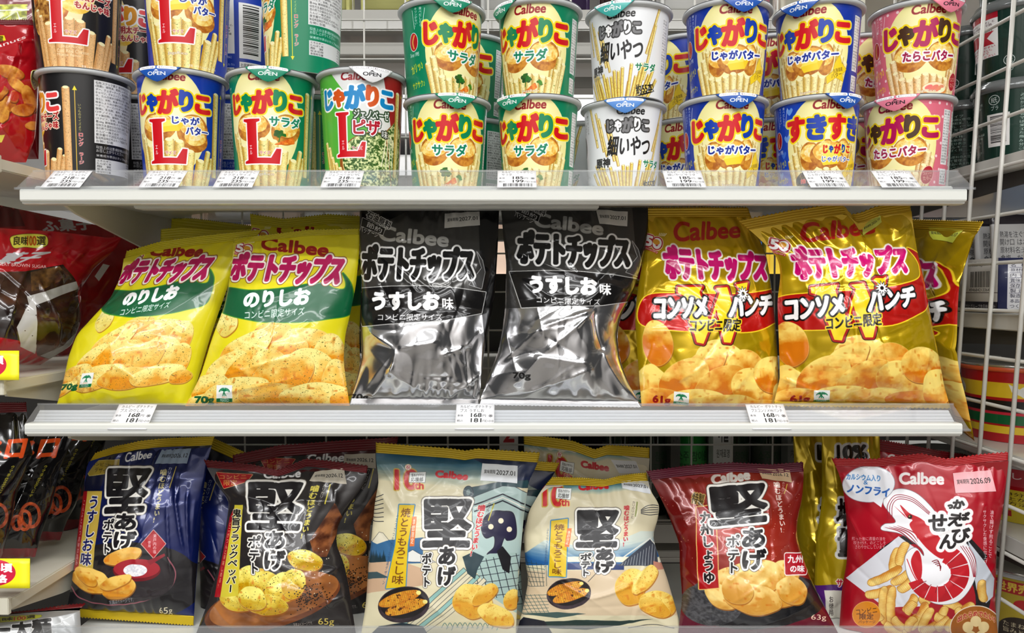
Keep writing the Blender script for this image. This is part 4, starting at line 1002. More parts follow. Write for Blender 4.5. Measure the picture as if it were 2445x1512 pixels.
def art_pepper(c):
    c.P([(440, 1080), (900, 1080), (900, 1116), (700, 1130), (540, 1120), (500, 1150)], (66, 10, 16))
    c.P([(740, 1290), (800, 1200), (820, 1240), (780, 1330), (750, 1330)], chipcol((70, 34, 20), (150, 90, 50), .06, 3))
    c.E(650, 1440, 168, 60, chipcol((84, 44, 24), (120, 66, 36), .03, 6), -16); c.E(654, 1432, 160, 54, chipcol((120, 70, 36), (178, 112, 58), .025, 7), -16)
    c.P([(516, 1129), (602, 1134), (590, 1150), (534, 1167)], (168, 18, 26), ol=((1.4, (236, 180, 120)),)); c.T('コンビニ', (524, 1134, 588, 1144), (230, 190, 90)); c.T('限定', (534, 1146, 566, 1160), (230, 190, 90))
    c.T('Calbee', (632, 1124, 718, 1121, 716, 1140, 628, 1143), WHITE, b=1.3)
    chips(c, [(566, 1424, 44, 36, 20), (588, 1394, 30, 44, 20), (632, 1400, 34, 42, -12), (674, 1404, 42, 34, -30), (700, 1394, 30, 34, 20), (640, 1446, 48, 24, -4), (602, 1430, 36, 26, 30), (728, 1338, 40, 26, 12)], (196, 150, 10), (248, 236, 120), (60, 50, 10), 90, ns=.45)
    c.P([(548, 1236), (562, 1206), (528, 1426), (512, 1426)], (168, 14, 28)); c.P([(560, 1206), (580, 1206), (572, 1330), (568, 1424), (526, 1426), (540, 1330)], (216, 200, 60))
    c.T('鬼旨ブラックペッパー', (556, 1216, 577, 1216, 560, 1414, 538, 1414), (20, 18, 14), ol=((1.8, (250, 246, 214)),), b=.9, vert=True); c.T('ビニがつんと辛味しめる!', (548, 1246, 553, 1246, 525, 1404, 520, 1404), (240, 210, 150), vert=True)
    kata(c, (590, 1156, 724, 1156, 712, 1264, 592, 1262), (634, 1270, 684, 1270, 678, 1360, 632, 1360), (592, 1280, 622, 1280, 616, 1372, 596, 1370))
    c.T('噛むほどうまい!', (744, 1160, 763, 1160, 732, 1286, 718, 1286), (238, 222, 90), b=.9, vert=True); c.T('カリカリッと', (772, 1157, 780, 1157, 766, 1206, 758, 1206), (240, 236, 220), vert=True); c.L([(788, 1157), (776, 1204)], 3, (226, 210, 60))
    rs = np.random.RandomState(4)
    for k in range(150): c.E(738 + rs.normal() * 20, 1424 + rs.normal() * 16, 1.7, 1.3, (24, 16, 12))
    for k in range(30): c.E(720 + rs.normal() * 50, 1350 + rs.normal() * 30, 1.2, 1.2, (230, 220, 190))
    c.T('65g', (760, 1476, 798, 1496), (220, 196, 90), b=.3); c.T('写真はイメージです。', (700, 1486, 748, 1494), (190, 180, 170), rot=-8)
def tenth(c, x, y, w, h):
    c.T('10', (x, y + h * .14, x + w * .86, y + h), (196, 16, 26), ol=((3.2, (196, 160, 60)),), b=2.2); c.T('th', (x + w * .72, y + h * .66, x + w * 1.06, y + h * .98), (196, 16, 26), ol=((2.2, (236, 200, 110)),), b=1)
    c.E(x + w * .5, y + h * .06, w * .11, h * .12, (250, 240, 230), ol=((1.2, (190, 150, 60)),)); c.T('祝', (x + w * .42, y - h * .03, x + w * .58, y + h * .15), (180, 20, 30))
    c.P([(x + w * .56, y + h * .28), (x + w * 1.14, y + h * .26), (x + w * 1.1, y + h * .7), (x + w * .52, y + h * .68)], (240, 244, 242), ol=((1, (60, 60, 60)),)); c.T('堅あげポテト', (x + w * .62, y + h * .32, x + w * 1.06, y + h * .45), (30, 30, 30)); c.T('応援部', (x + w * .6, y + h * .47, x + w * 1.04, y + h * .66), (30, 30, 30), b=.4)
def corns(c, x, y, s=1.0):
    c.E(x, y, 62 * s, 43 * s, chipcol((38, 28, 34), (64, 52, 60), .08, 3), -8); c.E(x, y - 4 * s, 57 * s, 37 * s, (22, 16, 18), -8)
    for dx, dy, k in ((-12, -14, 0), (4, 6, 1)):
        def f(X, Y): 
            g = ((np.sin((X - Y * .3) * 1.25) > .55) | (np.sin((Y + X * .3) * 1.5) > .72))[..., None]
            b = mixc((250, 196, 60), (206, 110, 14), fnoise(X * .15, Y * .15, 5 + k))
            b = np.where(g, b * .82, b)
            return np.where((vnoise(X * .3, Y * .3, 12 + k) > .84)[..., None], np.array((84, 38, 10.)), b)
        c.P([(x + dx * s + 50 * s * math.cos(t) * (1 if math.cos(t) < 0 else 1.05) * math.cos(-.3) - 14.5 * s * math.sin(t) * math.sin(-.3), y + dy * s + 50 * s * math.cos(t) * math.sin(-.3) + 14.5 * s * math.sin(t) * math.cos(-.3)) for t in np.linspace(0, 6.1, 24)], f, ol=((1, (150, 80, 10)),))
        c.E(x + (dx + 47) * s, y + (dy - 14) * s, 6 * s, 5 * s, (244, 226, 130))
def corn_strip(c, p, t, o):
    c.P(p, (226, 190, 28), ol=((2.6, (60, 130, 180)),)); c.T('焼とうもろこし味', t, (110, 60, 14), b=.7, vert=True); c.P([(o[0], o[1]), (o[2], o[1]), (o[2] - 6, o[3]), (o[0] - 6, o[3])], (222, 110, 40)); c.T('季節限定', (o[0] + 2, o[1] + 6, o[2] - 2, o[1] + 6, o[2] - 8, o[3] - 6, o[0] - 4, o[3] - 6), WHITE, vert=True)
INK = (26, 30, 44)
def art_corn_house(c):
    def sky(x, y): return mixc((22, 84, 116), (222, 213, 178), (c.s * y / c.s - 30) / 60 + .12 * fnoise(x * .01, y * .3, 4))
    c.grad(sky)
    c.P([(1060, 1060), (1320, 1060), (1320, 1170), (1240, 1150), (1180, 1120)], (26, 40, 78))
    for k in range(7): c.L([(868, 1196 + k * 5), (892, 1190 + k * 9), (916, 1180 + k * 11)], 1.6, INK, smooth=True)
    c.P([(860, 1330), (905, 1272), (914, 1274), (960, 1330)], (226, 220, 196), ol=((1, INK),)); c.P([(860, 1296), (880, 1290), (900, 1300), (930, 1290), (1010, 1284), (1010, 1346), (860, 1346)], (24, 84, 140), al=.85); c.P([(940, 1340), (985, 1314), (1040, 1344)], (226, 226, 220), ol=((1, INK),))
    rs = np.random.RandomState(3)
    for k in range(18): x = 868 + k * 3; c.P([(x - 4, 1352), (x, 1312 + rs.uniform(0, 20)), (x + 4, 1352)], (24, 50, 60))
    c.P([(850, 1346), (960, 1340), (1010, 1360), (1010, 1400), (850, 1420)], (206, 172, 140)); c.P([(850, 1368), (900, 1366), (930, 1380), (850, 1384)], (60, 84, 90))
    # the building with its tall roof and the dark crest on its wall
    c.P([(1128, 1190), (1200, 1148), (1262, 1180), (1256, 1360), (1128, 1360)], (176, 200, 196), ol=((1.4, INK),)); c.P([(1110, 1168), (1190, 1152), (1260, 1146), (1270, 1166), (1200, 1160), (1120, 1190)], (36, 70, 78), ol=((1.2, INK),)); c.E(1118, 1176, 11, 14, (60, 80, 88), ol=((1.6, INK),)); c.E(1118, 1176, 5, 7, (120, 140, 140))
    for k in range(3): c.L([(1132, 1206 + k * 8), (1200, 1180 + k * 8), (1252, 1204 + k * 8)], 3.2, INK if k % 2 == 0 else (236, 236, 226))
    c.P([(1150, 1262), (1158, 1236), (1178, 1222), (1200, 1222), (1224, 1226), (1232, 1258), (1230, 1284), (1212, 1290), (1204, 1284), (1196, 1310), (1206, 1326), (1164, 1326), (1180, 1306), (1180, 1280), (1160, 1284)], (34, 30, 62), smooth=True, ol=((3, (200, 214, 208)), (2, INK)))
    for x, y in ((1172, 1258), (1196, 1244), (1216, 1264)): c.E(x, y, 6.5, 6.5, (236, 226, 196))
    c.P([(1120, 1340), (1170, 1322), (1236, 1320), (1240, 1470), (1180, 1430)], (168, 194, 188))
    for k in range(7): c.L([(1124 + k * 18, 1340 - k * 3), (1150 + k * 18, 1420 + k * 4)], 1.6, INK)
    for k in range(6): c.L([(1122 + k * 4, 1346 + k * 16), (1240, 1326 + k * 18)], 1.3, INK)
    for k in range(4): c.L([(930 + k * 22, 1520), (1020 + k * 20, 1440 + k * 6), (1110 + k * 16, 1360 + k * 8)], 9, (146, 190, 182) if k % 2 == 0 else (222, 214, 184), ol=((1.2, INK),), smooth=True)
    c.P([(1104, 1330), (1130, 1318), (1156, 1330), (1140, 1360), (1134, 1384), (1116, 1370)], (40, 62, 70)); c.P([(1186, 1316), (1200, 1304), (1220, 1330), (1216, 1370), (1200, 1360)], (24, 24, 30))
    for k in range(14): c.L([(1054 + k * 12, 1500 + 3 * (k % 3)), (1062 + k * 12, 1488), (1070 + k * 12, 1500)], 1.6, (90, 130, 126), smooth=True)
    tenth(c, 942, 1112, 66, 58)
    c.T('Calbee', (1042, 1123, 1118, 1130, 1115, 1146, 1040, 1138), (196, 20, 34), b=1.6)
    corn_strip(c, [(953, 1206), (990, 1206), (974, 1300), (968, 1404), (921, 1406), (944, 1300)], (959, 1214, 981, 1214, 962, 1396, 934, 1396), (984, 1234, 995, 1305))
    c.T('ふたつでつながる北海道デザイン', (948, 1226, 953, 1226, 918, 1396, 912, 1396), (40, 70, 110), vert=True)
    kata(c, (1010, 1196, 1128, 1196, 1118, 1304, 1012, 1304), (1050, 1308, 1090, 1308, 1084, 1398, 1046, 1398), (1008, 1322, 1030, 1322, 1026, 1404, 1008, 1402))
    c.T('かた', (1066, 1191, 1078, 1196), INK)
    c.T('噛むほどうまい!', (1143, 1206, 1160, 1206, 1136, 1328, 1123, 1328), (196, 24, 40), b=.9, vert=True, ol=((1.4, (240, 236, 220)),)); c.T('カリカリッと', (1166, 1200, 1173, 1200, 1160, 1248, 1153, 1248), (60, 40, 40), vert=True); c.L([(1180, 1202), (1166, 1244)], 3, (190, 180, 60))
    corns(c, 964, 1445)
    chips(c, [(1128, 1436, 44, 44, 60), (1158, 1420, 34, 18, -40), (1184, 1470, 42, 26, 24), (1222, 1432, 18, 26, 20)], (222, 160, 44), (250, 222, 116), (200, 140, 40), 7)
    c.P([(880, 1520), (905, 1496), (960, 1488), (1010, 1496), (1030, 1530), (880, 1540)], (28, 44, 56))
def art_corn_bridge(c):
    def sky(x, y): return mixc((30, 110, 140), (218, 209, 176), (y - 14) / 22 + .1 * fnoise(x * .01, y * .3, 4))
    c.grad(sky)
    c.P([(1240, 1330), (1300, 1290), (1360, 1300), (1420, 1304), (1480, 1290), (1530, 1268), (1600, 1270), (1600, 1350), (1240, 1350)], lambda x, y: mixc((206, 216, 206), (20, 84, 146), (y - 150) / 44 + .25 * fnoise(x * .02, y * .35, 8)))
    c.P([(1350, 1330), (1600, 1330), (1600, 1344), (1350, 1342)], (236, 230, 204)); c.P([(1340, 1345), (1490, 1347), (1490, 1362), (1340, 1360)], (28, 52, 108))
    c.P([(1476, 1352), (1552, 1288), (1566, 1296), (1572, 1350)], (60, 66, 78)); 
    for k in range(12): c.L([(1484 + k * 7, 1350), (1488 + k * 7, 1344 - k * 4.4)], 1, (180, 186, 190))
    c.L([(1476, 1340), (1552, 1286), (1600, 1340)], 3, (226, 226, 216)); c.P([(1560, 1340), (1610, 1352), (1620, 1372), (1560, 1360)], (190, 130, 110))
    c.P([(1230, 1364), (1640, 1360), (1640, 1470), (1230, 1470)], (211, 190, 158))
    for k in range(6): c.L([(1244 + k * 12, 1330 + k * 4), (1270 + k * 7, 1400)], 1, (40, 60, 66)); c.L([(1240, 1340 + k * 12), (1300, 1350 + k * 10)], 1, (40, 60, 66))
    for k in range(6): c.L([(1236 + k * 10, 1420), (1262 + k * 10, 1466)], 1, (60, 90, 90)); c.L([(1236, 1424 + k * 8), (1310, 1420 + k * 8)], 1, (60, 90, 90))
    for k in range(5): c.L([(1530, 1218 + k * 2), (1550, 1206 + k * 6), (1572, 1208 + k * 5)], 1.5, INK, smooth=True)
    c.P([(1236, 1466), (1330, 1462), (1400, 1466), (1330, 1476)], (60, 84, 82)); c.P([(1290, 1486), (1400, 1480), (1480, 1484), (1560, 1478), (1480, 1494), (1400, 1504), (1300, 1500)], (30, 52, 50)); c.P([(1224, 1500), (1250, 1474), (1300, 1484), (1330, 1530), (1220, 1530)], (20, 22, 36)); c.L([(1500, 1500), (1560, 1492), (1610, 1500)], 1.4, INK, smooth=True)
    tenth(c, 1296, 1150, 60, 60)
    c.T('Calbee', (1382, 1155, 1451, 1150, 1452, 1165, 1382, 1170), (196, 20, 34), b=1.6)
    corn_strip(c, [(1316, 1244), (1356, 1239), (1351, 1377), (1310, 1377)], (1324, 1252, 1348, 1252, 1340, 1372, 1318, 1372), (1354, 1262, 1365, 1306))
    c.T('ふたつでつながる北海道デザイン', (1306, 1262, 1311, 1262, 1302, 1372, 1297, 1372), (40, 70, 110), vert=True)
    kata(c, (1376, 1222, 1478, 1222, 1470, 1304, 1378, 1304), (1424, 1312, 1468, 1312, 1462, 1368, 1424, 1368), (1386, 1322, 1412, 1322, 1406, 1376, 1388, 1376))
    c.T('噛むほどうまい!', (1490, 1207, 1503, 1207, 1499, 1305, 1488, 1305), (196, 24, 40), b=.8, vert=True); c.T('カリカリッと', (1510, 1197, 1516, 1197, 1512, 1238, 1506, 1238), (60, 40, 40), vert=True); c.L([(1521, 1198), (1517, 1234)], 3, (130, 140, 60))
    corns(c, 1358, 1418, .86)
    c.L([(1404, 1390), (1432, 1362)], 1.2, INK)
    chips(c, [(1506, 1402, 34, 46, 15), (1540, 1384, 20, 40, 40), (1572, 1442, 44, 30, 24), (1562, 1450, 40, 20, 24)], (222, 160, 44), (250, 222, 116), (200, 140, 40), 17)
def art_soy(c):
    def bg(x, y): return mixc(mixc((104, 12, 14), (170, 48, 26), 1 - np.abs(x - 170) / 190), (84, 4, 48), (y - 250) / 150)
    c.grad(bg)
    rs = np.random.RandomState(7)
    for k in range(160): c.E(rs.uniform(1570, 1910), rs.uniform(1130, 1340), .9, .9, (240, 200, 170), al=.7)
    c.E(1790, 1440, 168, 62, (34, 34, 38)); c.E(1700, 1440, 76, 54, chipcol((46, 46, 50), (84, 84, 88), .2, 3)); c.E(1880, 1430, 90, 56, (24, 24, 27))
    c.T('Calbee', (1700, 1136, 1789, 1121, 1790, 1145, 1702, 1158), (246, 240, 232), b=2)
    chips(c, [(1872, 1372, 34, 40, 20), (1850, 1410, 60, 40, 10), (1736, 1392, 50, 34, -30), (1796, 1382, 76, 44, -10), (1890, 1410, 40, 30, 30), (1720, 1424, 44, 24, 30), (1796, 1430, 70, 36, 12), (1760, 1410, 40, 30, 20)], (212, 150, 54), (250, 220, 138), None, 61)
    c.P([(1663, 1212), (1707, 1206), (1712, 1300), (1716, 1404), (1669, 1407), (1664, 1300)], (170, 14, 20), ol=((2.2, (232, 196, 110)),))
    c.T('特製', (1652, 1178, 1682, 1206), (60, 40, 10), ol=((2, (214, 190, 110)),), b=.8, rot=14)
    c.T('九州しょうゆ', (1671, 1224, 1702, 1222, 1708, 1392, 1680, 1394), (24, 16, 18), ol=((2.4, (244, 240, 234)),), b=1.4, vert=True)
    kata(c, (1692, 1170, 1828, 1156, 1828, 1242, 1700, 1254), (1774, 1264, 1832, 1262, 1826, 1358, 1774, 1360), (1736, 1280, 1766, 1278, 1762, 1370, 1740, 1370))
    c.T('噛むほどうまい!', (1846, 1150, 1860, 1150, 1878, 1272, 1866, 1272), (246, 240, 232), b=.8, vert=True); c.T('カリカリッと', (1868, 1152, 1874, 1152, 1868, 1186, 1862, 1186), (246, 240, 232), vert=True); c.L([(1880, 1156), (1872, 1180)], 2.4, (190, 160, 60))
    c.R(1874, 1322, 1926, 1372, (178, 16, 36), 4, ol=((2.6, (246, 236, 232)),)); c.T('九州', (1880, 1326, 1918, 1346), WHITE, b=1); c.T('の味', (1886, 1350, 1922, 1368), WHITE, b=1)
    c.T('63g', (1937, 1468, 1973, 1485), (240, 220, 190), b=.4)
def fry(c, x0, y0, x1, y1, w, k):
    d = np.array([x1 - x0, y1 - y0], float); l = np.linalg.norm(d); d /= l; n = np.array([-d[1], d[0]]); px, py = c.mp(np.array([[x0, y0]]))[0] / c.s
    t = np.linspace(0, 1, 40); r = w / 2 * (1 - .07 * np.abs(np.sin(t * l / 7.0))) * np.sqrt(np.clip(1 - np.abs(2 * t - 1) ** 7, .03, 1))
    p = np.array([x0, y0]) + np.outer(t * l, d) + np.outer(np.sin(t * 3.1) * w * .2, n)
    def f(X, Y):
        a = ((X - x0 * 0) * 0)
        e = np.abs(((X - px) * n[0] + (Y - py) * n[1]) / (w * .62) - .12)
        return mixc((206, 132, 40), (254, 230, 140), fnoise(X * .1 + k, Y * .1, k) * .5 + .62 - .75 * e ** 1.8 - .22 * np.sin((X * d[0] + Y * d[1]) * .8 + k) ** 2)
    c.P(np.concatenate([p + n * r[:, None], (p - n * r[:, None])[::-1]]), f, smooth=True, ol=((1.3, (168, 104, 30)),))
def art_shrimp(c):
    Z = lambda *p: [(1900 + x / 3.013, 1010 + y / 3.013) for x, y in p]
    c.grad(lambda x, y: mixc((186, 12, 36), (150, 8, 26), fnoise(x * .008, y * .012, 3)))
    c.E(2210, 1420, 156, 150, (26, 20, 24)); c.E(2180, 1440, 150, 140, (170, 10, 30), al=1)
    c.P(Z((780, 800), (1100, 760), (1250, 820), (1380, 960), (1350, 1010), (1200, 900)), (24, 20, 24))
    c.P(Z((360, 1115), (740, 815), (900, 930), (1000, 1200), (900, 1320), (640, 1330)), (222, 224, 232))
    c.P(Z((1240, 850), (1360, 1000), (1430, 1120), (1420, 1250), (1370, 1300), (1300, 1200)), (200, 206, 216))
    k = 0
    for a in ((740, 900, 700, 1080), (800, 860, 740, 1030), (520, 1160, 760, 1040), (690, 1160, 860, 1040), (500, 1240, 700, 1190), (740, 1210, 840, 1120), (640, 1180, 640, 1450), (700, 1180, 690, 1470), (780, 1360, 860, 1240), (860, 1290, 800, 1380), (900, 1240, 960, 1300), (1200, 1350, 1060, 1290), (760, 1500, 880, 1380), (820, 1490, 940, 1290), (980, 1330, 900, 1510), (1080, 1320, 1030, 1500), (1000, 1380, 1080, 1420), (1280, 1300, 1180, 1400), (1340, 1130, 1360, 1290), (1160, 1330, 1250, 1460), (640, 1440, 760, 1520), (900, 1500, 1010, 1440), (560, 1330, 620, 1420), (1000, 1470, 1100, 1400), (700, 1400, 780, 1480), (1140, 1420, 1090, 1500), (860, 1400, 800, 1500)):
        k += 1; (x0, y0), (x1, y1) = Z((a[0], a[1]), (a[2], a[3])); fry(c, x0, y0, x1, y1, 21, k)
    # the shrimp drawing: white halo, long feelers, red head and ringed body
    wh = (244, 244, 248); rd = (196, 16, 34)
    c.P(Z((630, 580), (680, 500), (770, 475), (870, 510), (960, 590), (1030, 680), (1080, 760), (1200, 840), (1280, 950), (1300, 1080), (1240, 1210), (1150, 1290), (1010, 1300), (900, 1230), (810, 1110), (790, 960), (860, 900), (920, 960), (900, 900), (760, 800), (620, 770), (640, 730), (720, 710)), wh, smooth=True, ol=((1.5, (120, 120, 126)),))
    for i in range(3): c.L(Z((665 + i * 14, 690), (660 + i * 18, 590), (720 + i * 12, 520 + i * 14), (840, 540 + i * 14), (960, 640 + i * 10), (1040, 720)), 1.6, (140, 16, 40), smooth=True)
    for i in range(4): c.L(Z((640 + i * 30, 752 - i * 4), (760 + i * 30, 790), (880, 900 - i * 20)), 2.4, (150, 16, 40), smooth=True, taper=True)
    c.P(Z((750, 590), (820, 650), (900, 690), (980, 760), (1060, 860), (1090, 940), (1050, 980), (960, 920), (880, 830), (820, 740), (840, 700), (800, 680)), rd, smooth=True); c.P(Z((700, 590), (780, 660), (800, 690), (750, 640)), rd); c.E(*Z((822, 676))[0], 5.4, 5.4, (30, 16, 10)); c.E(*Z((818, 672))[0], 2, 2, (200, 150, 90))
    cx, cy = Z((1020, 1080))[0]
    A = [-68, -44, -18, 8, 34, 62, 90, 116, 142, 160]
    for i in range(9):
        a0, a1 = math.radians(A[i] + .9), math.radians(A[i + 1] - .9); ro, ri = 77 - i * .4, 29 + i * 1.4
        t = np.linspace(a0, a1, 6)
        c.P([(cx + ro * math.cos(q), cy + ro * .92 * math.sin(q)) for q in t] + [(cx + ri * math.cos(q), cy + ri * .92 * math.sin(q)) for q in t[::-1]], rd if i % 2 == 0 else (184, 12, 30))
    for i in range(1, 9): a = math.radians(A[i]); c.L([(cx + 34 * math.cos(a), cy + 31 * math.sin(a)), (cx + 52 * math.cos(a + .1), cy + 48 * math.sin(a + .1))], 1.4, (130, 8, 24))
    c.P(Z((830, 990), (870, 920), (900, 960), (910, 1060), (890, 1140), (850, 1080)), rd, smooth=True); c.L(Z((800, 980), (840, 1080), (880, 1150)), 2, rd, smooth=True)
    for i in range(4): c.L(Z((980 + i * 12, 1000 + i * 10), (1020 + i * 8, 990 + i * 14), (1040, 1030 + i * 12)), 2, (120, 10, 26), smooth=True)
    for i in range(4): c.L(Z((1180 + i * 22, 880 + i * 6), (1250 + i * 14, 990), (1280 + i * 4, 1110)), 1.5, (150, 24, 44), smooth=True)
    c.E(2074, 1156, 62, 43, (238, 240, 246), -4, ol=((1.6, (150, 150, 160)),)); c.P([(2080, 1194), (2110, 1190), (2104, 1212)], (238, 240, 246))
    c.T('カルシウム入り', (2020, 1132, 2102, 1148), (30, 110, 190), rot=4, b=.7); c.T('&', (2062, 1147, 2072, 1157), (30, 110, 190)); c.T('ノンフライ', (2022, 1160, 2124, 1182), (20, 90, 180), rot=6, b=1.2)
    c.T('Calbee', (2146, 1127, 2254, 1158), (246, 242, 240), b=1.9)
    bx = {'か': (2274, 1192, 2304, 1216), 'っ': (2262, 1204, 2276, 1216), 'ぱ': (2288, 1222, 2316, 1244), 'え': (2262, 1226, 2298, 1258), 'び': (2272, 1260, 2318, 1298), 'せ': (2216, 1228, 2262, 1270), 'ん': (2242, 1276, 2284, 1312)}
    for ch, b in bx.items(): c.T(ch, b, None, ol=((8, (250, 248, 248)),), b=1.5)
    for ch, b in bx.items(): c.T(ch, b, (20, 14, 16), b=2.0)
    c.T('油で揚げず煎ることで', (2364, 1218, 2373, 1218, 2368, 1332, 2359, 1332), WHITE, vert=True); c.T('サクサクした食感に仕上げ', (2346, 1218, 2355, 1218, 2358, 1346, 2349, 1346), WHITE, vert=True)
    for i, s in enumerate(('煎った後に適量の油を', '吹き付け、のどごしを', 'さわやかにしています。')): c.T(s, (2034 + i * 4, 1282 + i * 10, 2114 + i, 1291 + i * 10), (236, 200, 200))
    c.E(2069, 1468, 33, 31, (226, 140, 24), ol=((1.4, (250, 210, 120)),)); c.T('コンビニ', (2044, 1452, 2094, 1466), (60, 20, 10), rot=-6); c.T('限定', (2052, 1466, 2086, 1480), (60, 20, 10), b=.5); c.T('パッケージ', (2050, 1482, 2090, 1489), (60, 20, 10))
    c.E(2330, 1500, 60, 52, (170, 96, 24), ol=((2.4, (250, 240, 220)),)); c.T('出たらめでたい!', (2286, 1458, 2376, 1474), (170, 20, 20), ol=((1.6, (250, 214, 160)),), arc=14, b=.8)
    for i in range(5): c.E(2330 + 20 * math.cos(i * 1.257 - 1.57), 1504 + 20 * math.sin(i * 1.257 - 1.57), 13, 13, (246, 220, 160))
# ---------------------------------------------------------------- the bags on the middle and the lower shelf
def film(n, cv, rough=.28, coat=.28, bump=.10, sc=26): return print_mat(n, cv, rough, coat, bump, sc)
def plain(n, col, metal=0.0, rough=.3): return mat(n, col, rough, metal, coat=.3, bump=.15, scale=40)
MB = {'yellow': plain('yellow_film', (206, 194, 24)), 'silver': plain('silver_film', (190, 190, 192), .9, .22), 'gold': plain('gold_film', (196, 160, 24), .5), 'blue': plain('blue_film', (16, 30, 96)), 'black': plain('black_film', (22, 20, 22)),
      'cream': plain('cream_film', (206, 200, 176)), 'red': plain('red_film', (150, 14, 24)), 'goldseal': plain('gold_seal_film', (208, 178, 30), .35), 'redseal': plain('dark_red_seal_film', (112, 12, 22)), 'maroon': plain('maroon_seal_film', (104, 10, 44)), 'brightred': plain('red_seal_film', (178, 20, 26)),
      'grey': plain('grey_film', (170, 172, 172), .2), 'foil': plain('silver_seal_film', (60, 58, 56), .6)}
CHIP, KAT = 'chip bags on the middle shelf', 'chip bags on the lower shelf'
W_ = 1.0
# middle shelf, yellow
s_m2 = Surf([(557, 550), (556, 600), (546, 673), (535, 727), (508, 801), (478, 899), (442, 970)], [(858, 547), (858, 600), (850, 680), (836, 751), (824, 800), (820, 860), (826, 910), (835, 969)], .800, .752, .034, .012, st=.03, seed=12, zmin=Z2 + .0006, zmax=Z1 - .0118, belly=.62, wr=1.0,
            T=[(0, 20), (.3, 12), (.6, 2), (1, 0)], folds=[(700, 905, 520, 940, 1.6, .01), (520, 900, 700, 850, 1.4, .012), (560, 590, 620, 560, 2, .02), (740, 770, 710, 790, 1.5, .012)])
s_m1 = Surf([(298, 592), (290, 650), (266, 706), (222, 756), (184, 800), (166, 850), (154, 903), (136, 966)], [(628, 549), (600, 580), (560, 640), (530, 724), (503, 802), (470, 915), (446, 968)], .822, .762, .034, .012, st=.05, seed=5, zmin=Z2 + .0006, zmax=Z1 - .0118, belly=.62, wr=1.05,
            T=[(0, 8), (.25, -2), (.55, -4), (1, 0)], folds=[(250, 730, 330, 640, 2.2, .02), (255, 860, 190, 930, 1.4, .01), (260, 860, 330, 910, 1.4, .01), (400, 770, 440, 800, 1.5, .015)])
A_m1 = affine([(582, 697), (740, 688), (464, 946), (830, 612), (556, 600)], [(275, 690), (433, 678), (154, 921), (522, 612), (316, 624)])
p_nori = film('seaweed_chip_print', bag_art(s_m2, art_nori, (226, 214, 26)))
p_nori2 = film('seaweed_chip_print', bag_art(s_m1, art_nori, (226, 214, 26), A=A_m1))
bag('chip_bag', 'yellow chip bag with green band in front, leaning right beside the black bag', s_m2, p_nori, MB['yellow'], MB['yellow'], group=CHIP)
bag('chip_bag', 'leftmost yellow chip bag with green band, slanting at the left end of the shelf', s_m1, p_nori2, MB['yellow'], MB['yellow'], group=CHIP)
s = Surf([(600, 512), (604, 600), (600, 800), (590, 962)], [(862, 512), (866, 600), (858, 800), (862, 964)], .868, .84, .02, .01, st=.05, seed=21, zmin=Z2 + .0006, zmax=Z1 - .0118, T=[(0, 0), (.3, 12), (.7, 0), (1, 4)], wr=.8)
p_n3 = film('seaweed_chip_print', bag_art(s, art_nori, (226, 214, 26), A=affine([(627, 568), (786, 584), (464, 946)], [(665, 535), (822, 551), (520, 920)])))
bag('chip_bag', 'yellow chip bag standing behind, only its top edge and cut brand line showing', s, p_n3, MB['yellow'], MB['yellow'], group=CHIP)
s = Surf([(385, 552), (380, 700), (360, 962)], [(640, 548), (630, 700), (600, 964)], .885, .855, .016, .01, st=.06, seed=23, zmin=Z2 + .0006, zmax=Z1 - .0118, T=[(0, -4), (.2, -8), (.5, 0), (1, 0)], wr=.7)
bag('chip_bag', 'yellow chip bag in shadow behind the leftmost one, only its seal showing', s, p_n3, MB['yellow'], MB['yellow'], group=CHIP)
s = Surf([(410, 516), (400, 700), (390, 962)], [(610, 540), (630, 700), (600, 964)], .93, .91, .012, .008, st=.07, seed=27, zmin=Z2 + .0006, zmax=Z1 - .0118, wr=.7)
bag('chip_bag', 'dark yellow chip bag far back under the shelf beside the steel bracket', s, p_n3, MB['yellow'], MB['yellow'], group=CHIP)
# middle shelf, black and silver
s_m3 = Surf([(859, 494), (858, 587), (864, 680), (862, 743), (861, 800), (864, 850), (852, 905), (834, 966)], [(1192, 494), (1188, 600), (1182, 700), (1168, 780), (1156, 840), (1150, 900), (1143, 968)], .800, .750, .036, .012, st=.0, sb=.03, seed=33, zmin=Z2 + .0006, zmax=Z1 - .0118, belly=.58, wr=1.9,
            folds=[(870, 570, 1000, 700, 2.4, .01), (935, 620, 1040, 700, 2.2, .008), (890, 640, 950, 770, -2, .02), (945, 835, 880, 790, 3, .02), (945, 835, 1050, 815, 3.2, .03), (1110, 830, 1050, 850, 3, .02), (1110, 830, 1150, 790, 2.4, .02), (945, 835, 930, 900, 3, .02), (1110, 830, 1120, 930, -2.6, .02), (880, 960, 940, 870, 2.4, .02), (1150, 890, 1060, 960, 2.4, .02), (1150, 880, 1130, 960, 2.0, .012), (990, 900, 1080, 900, -2.5, .03)])
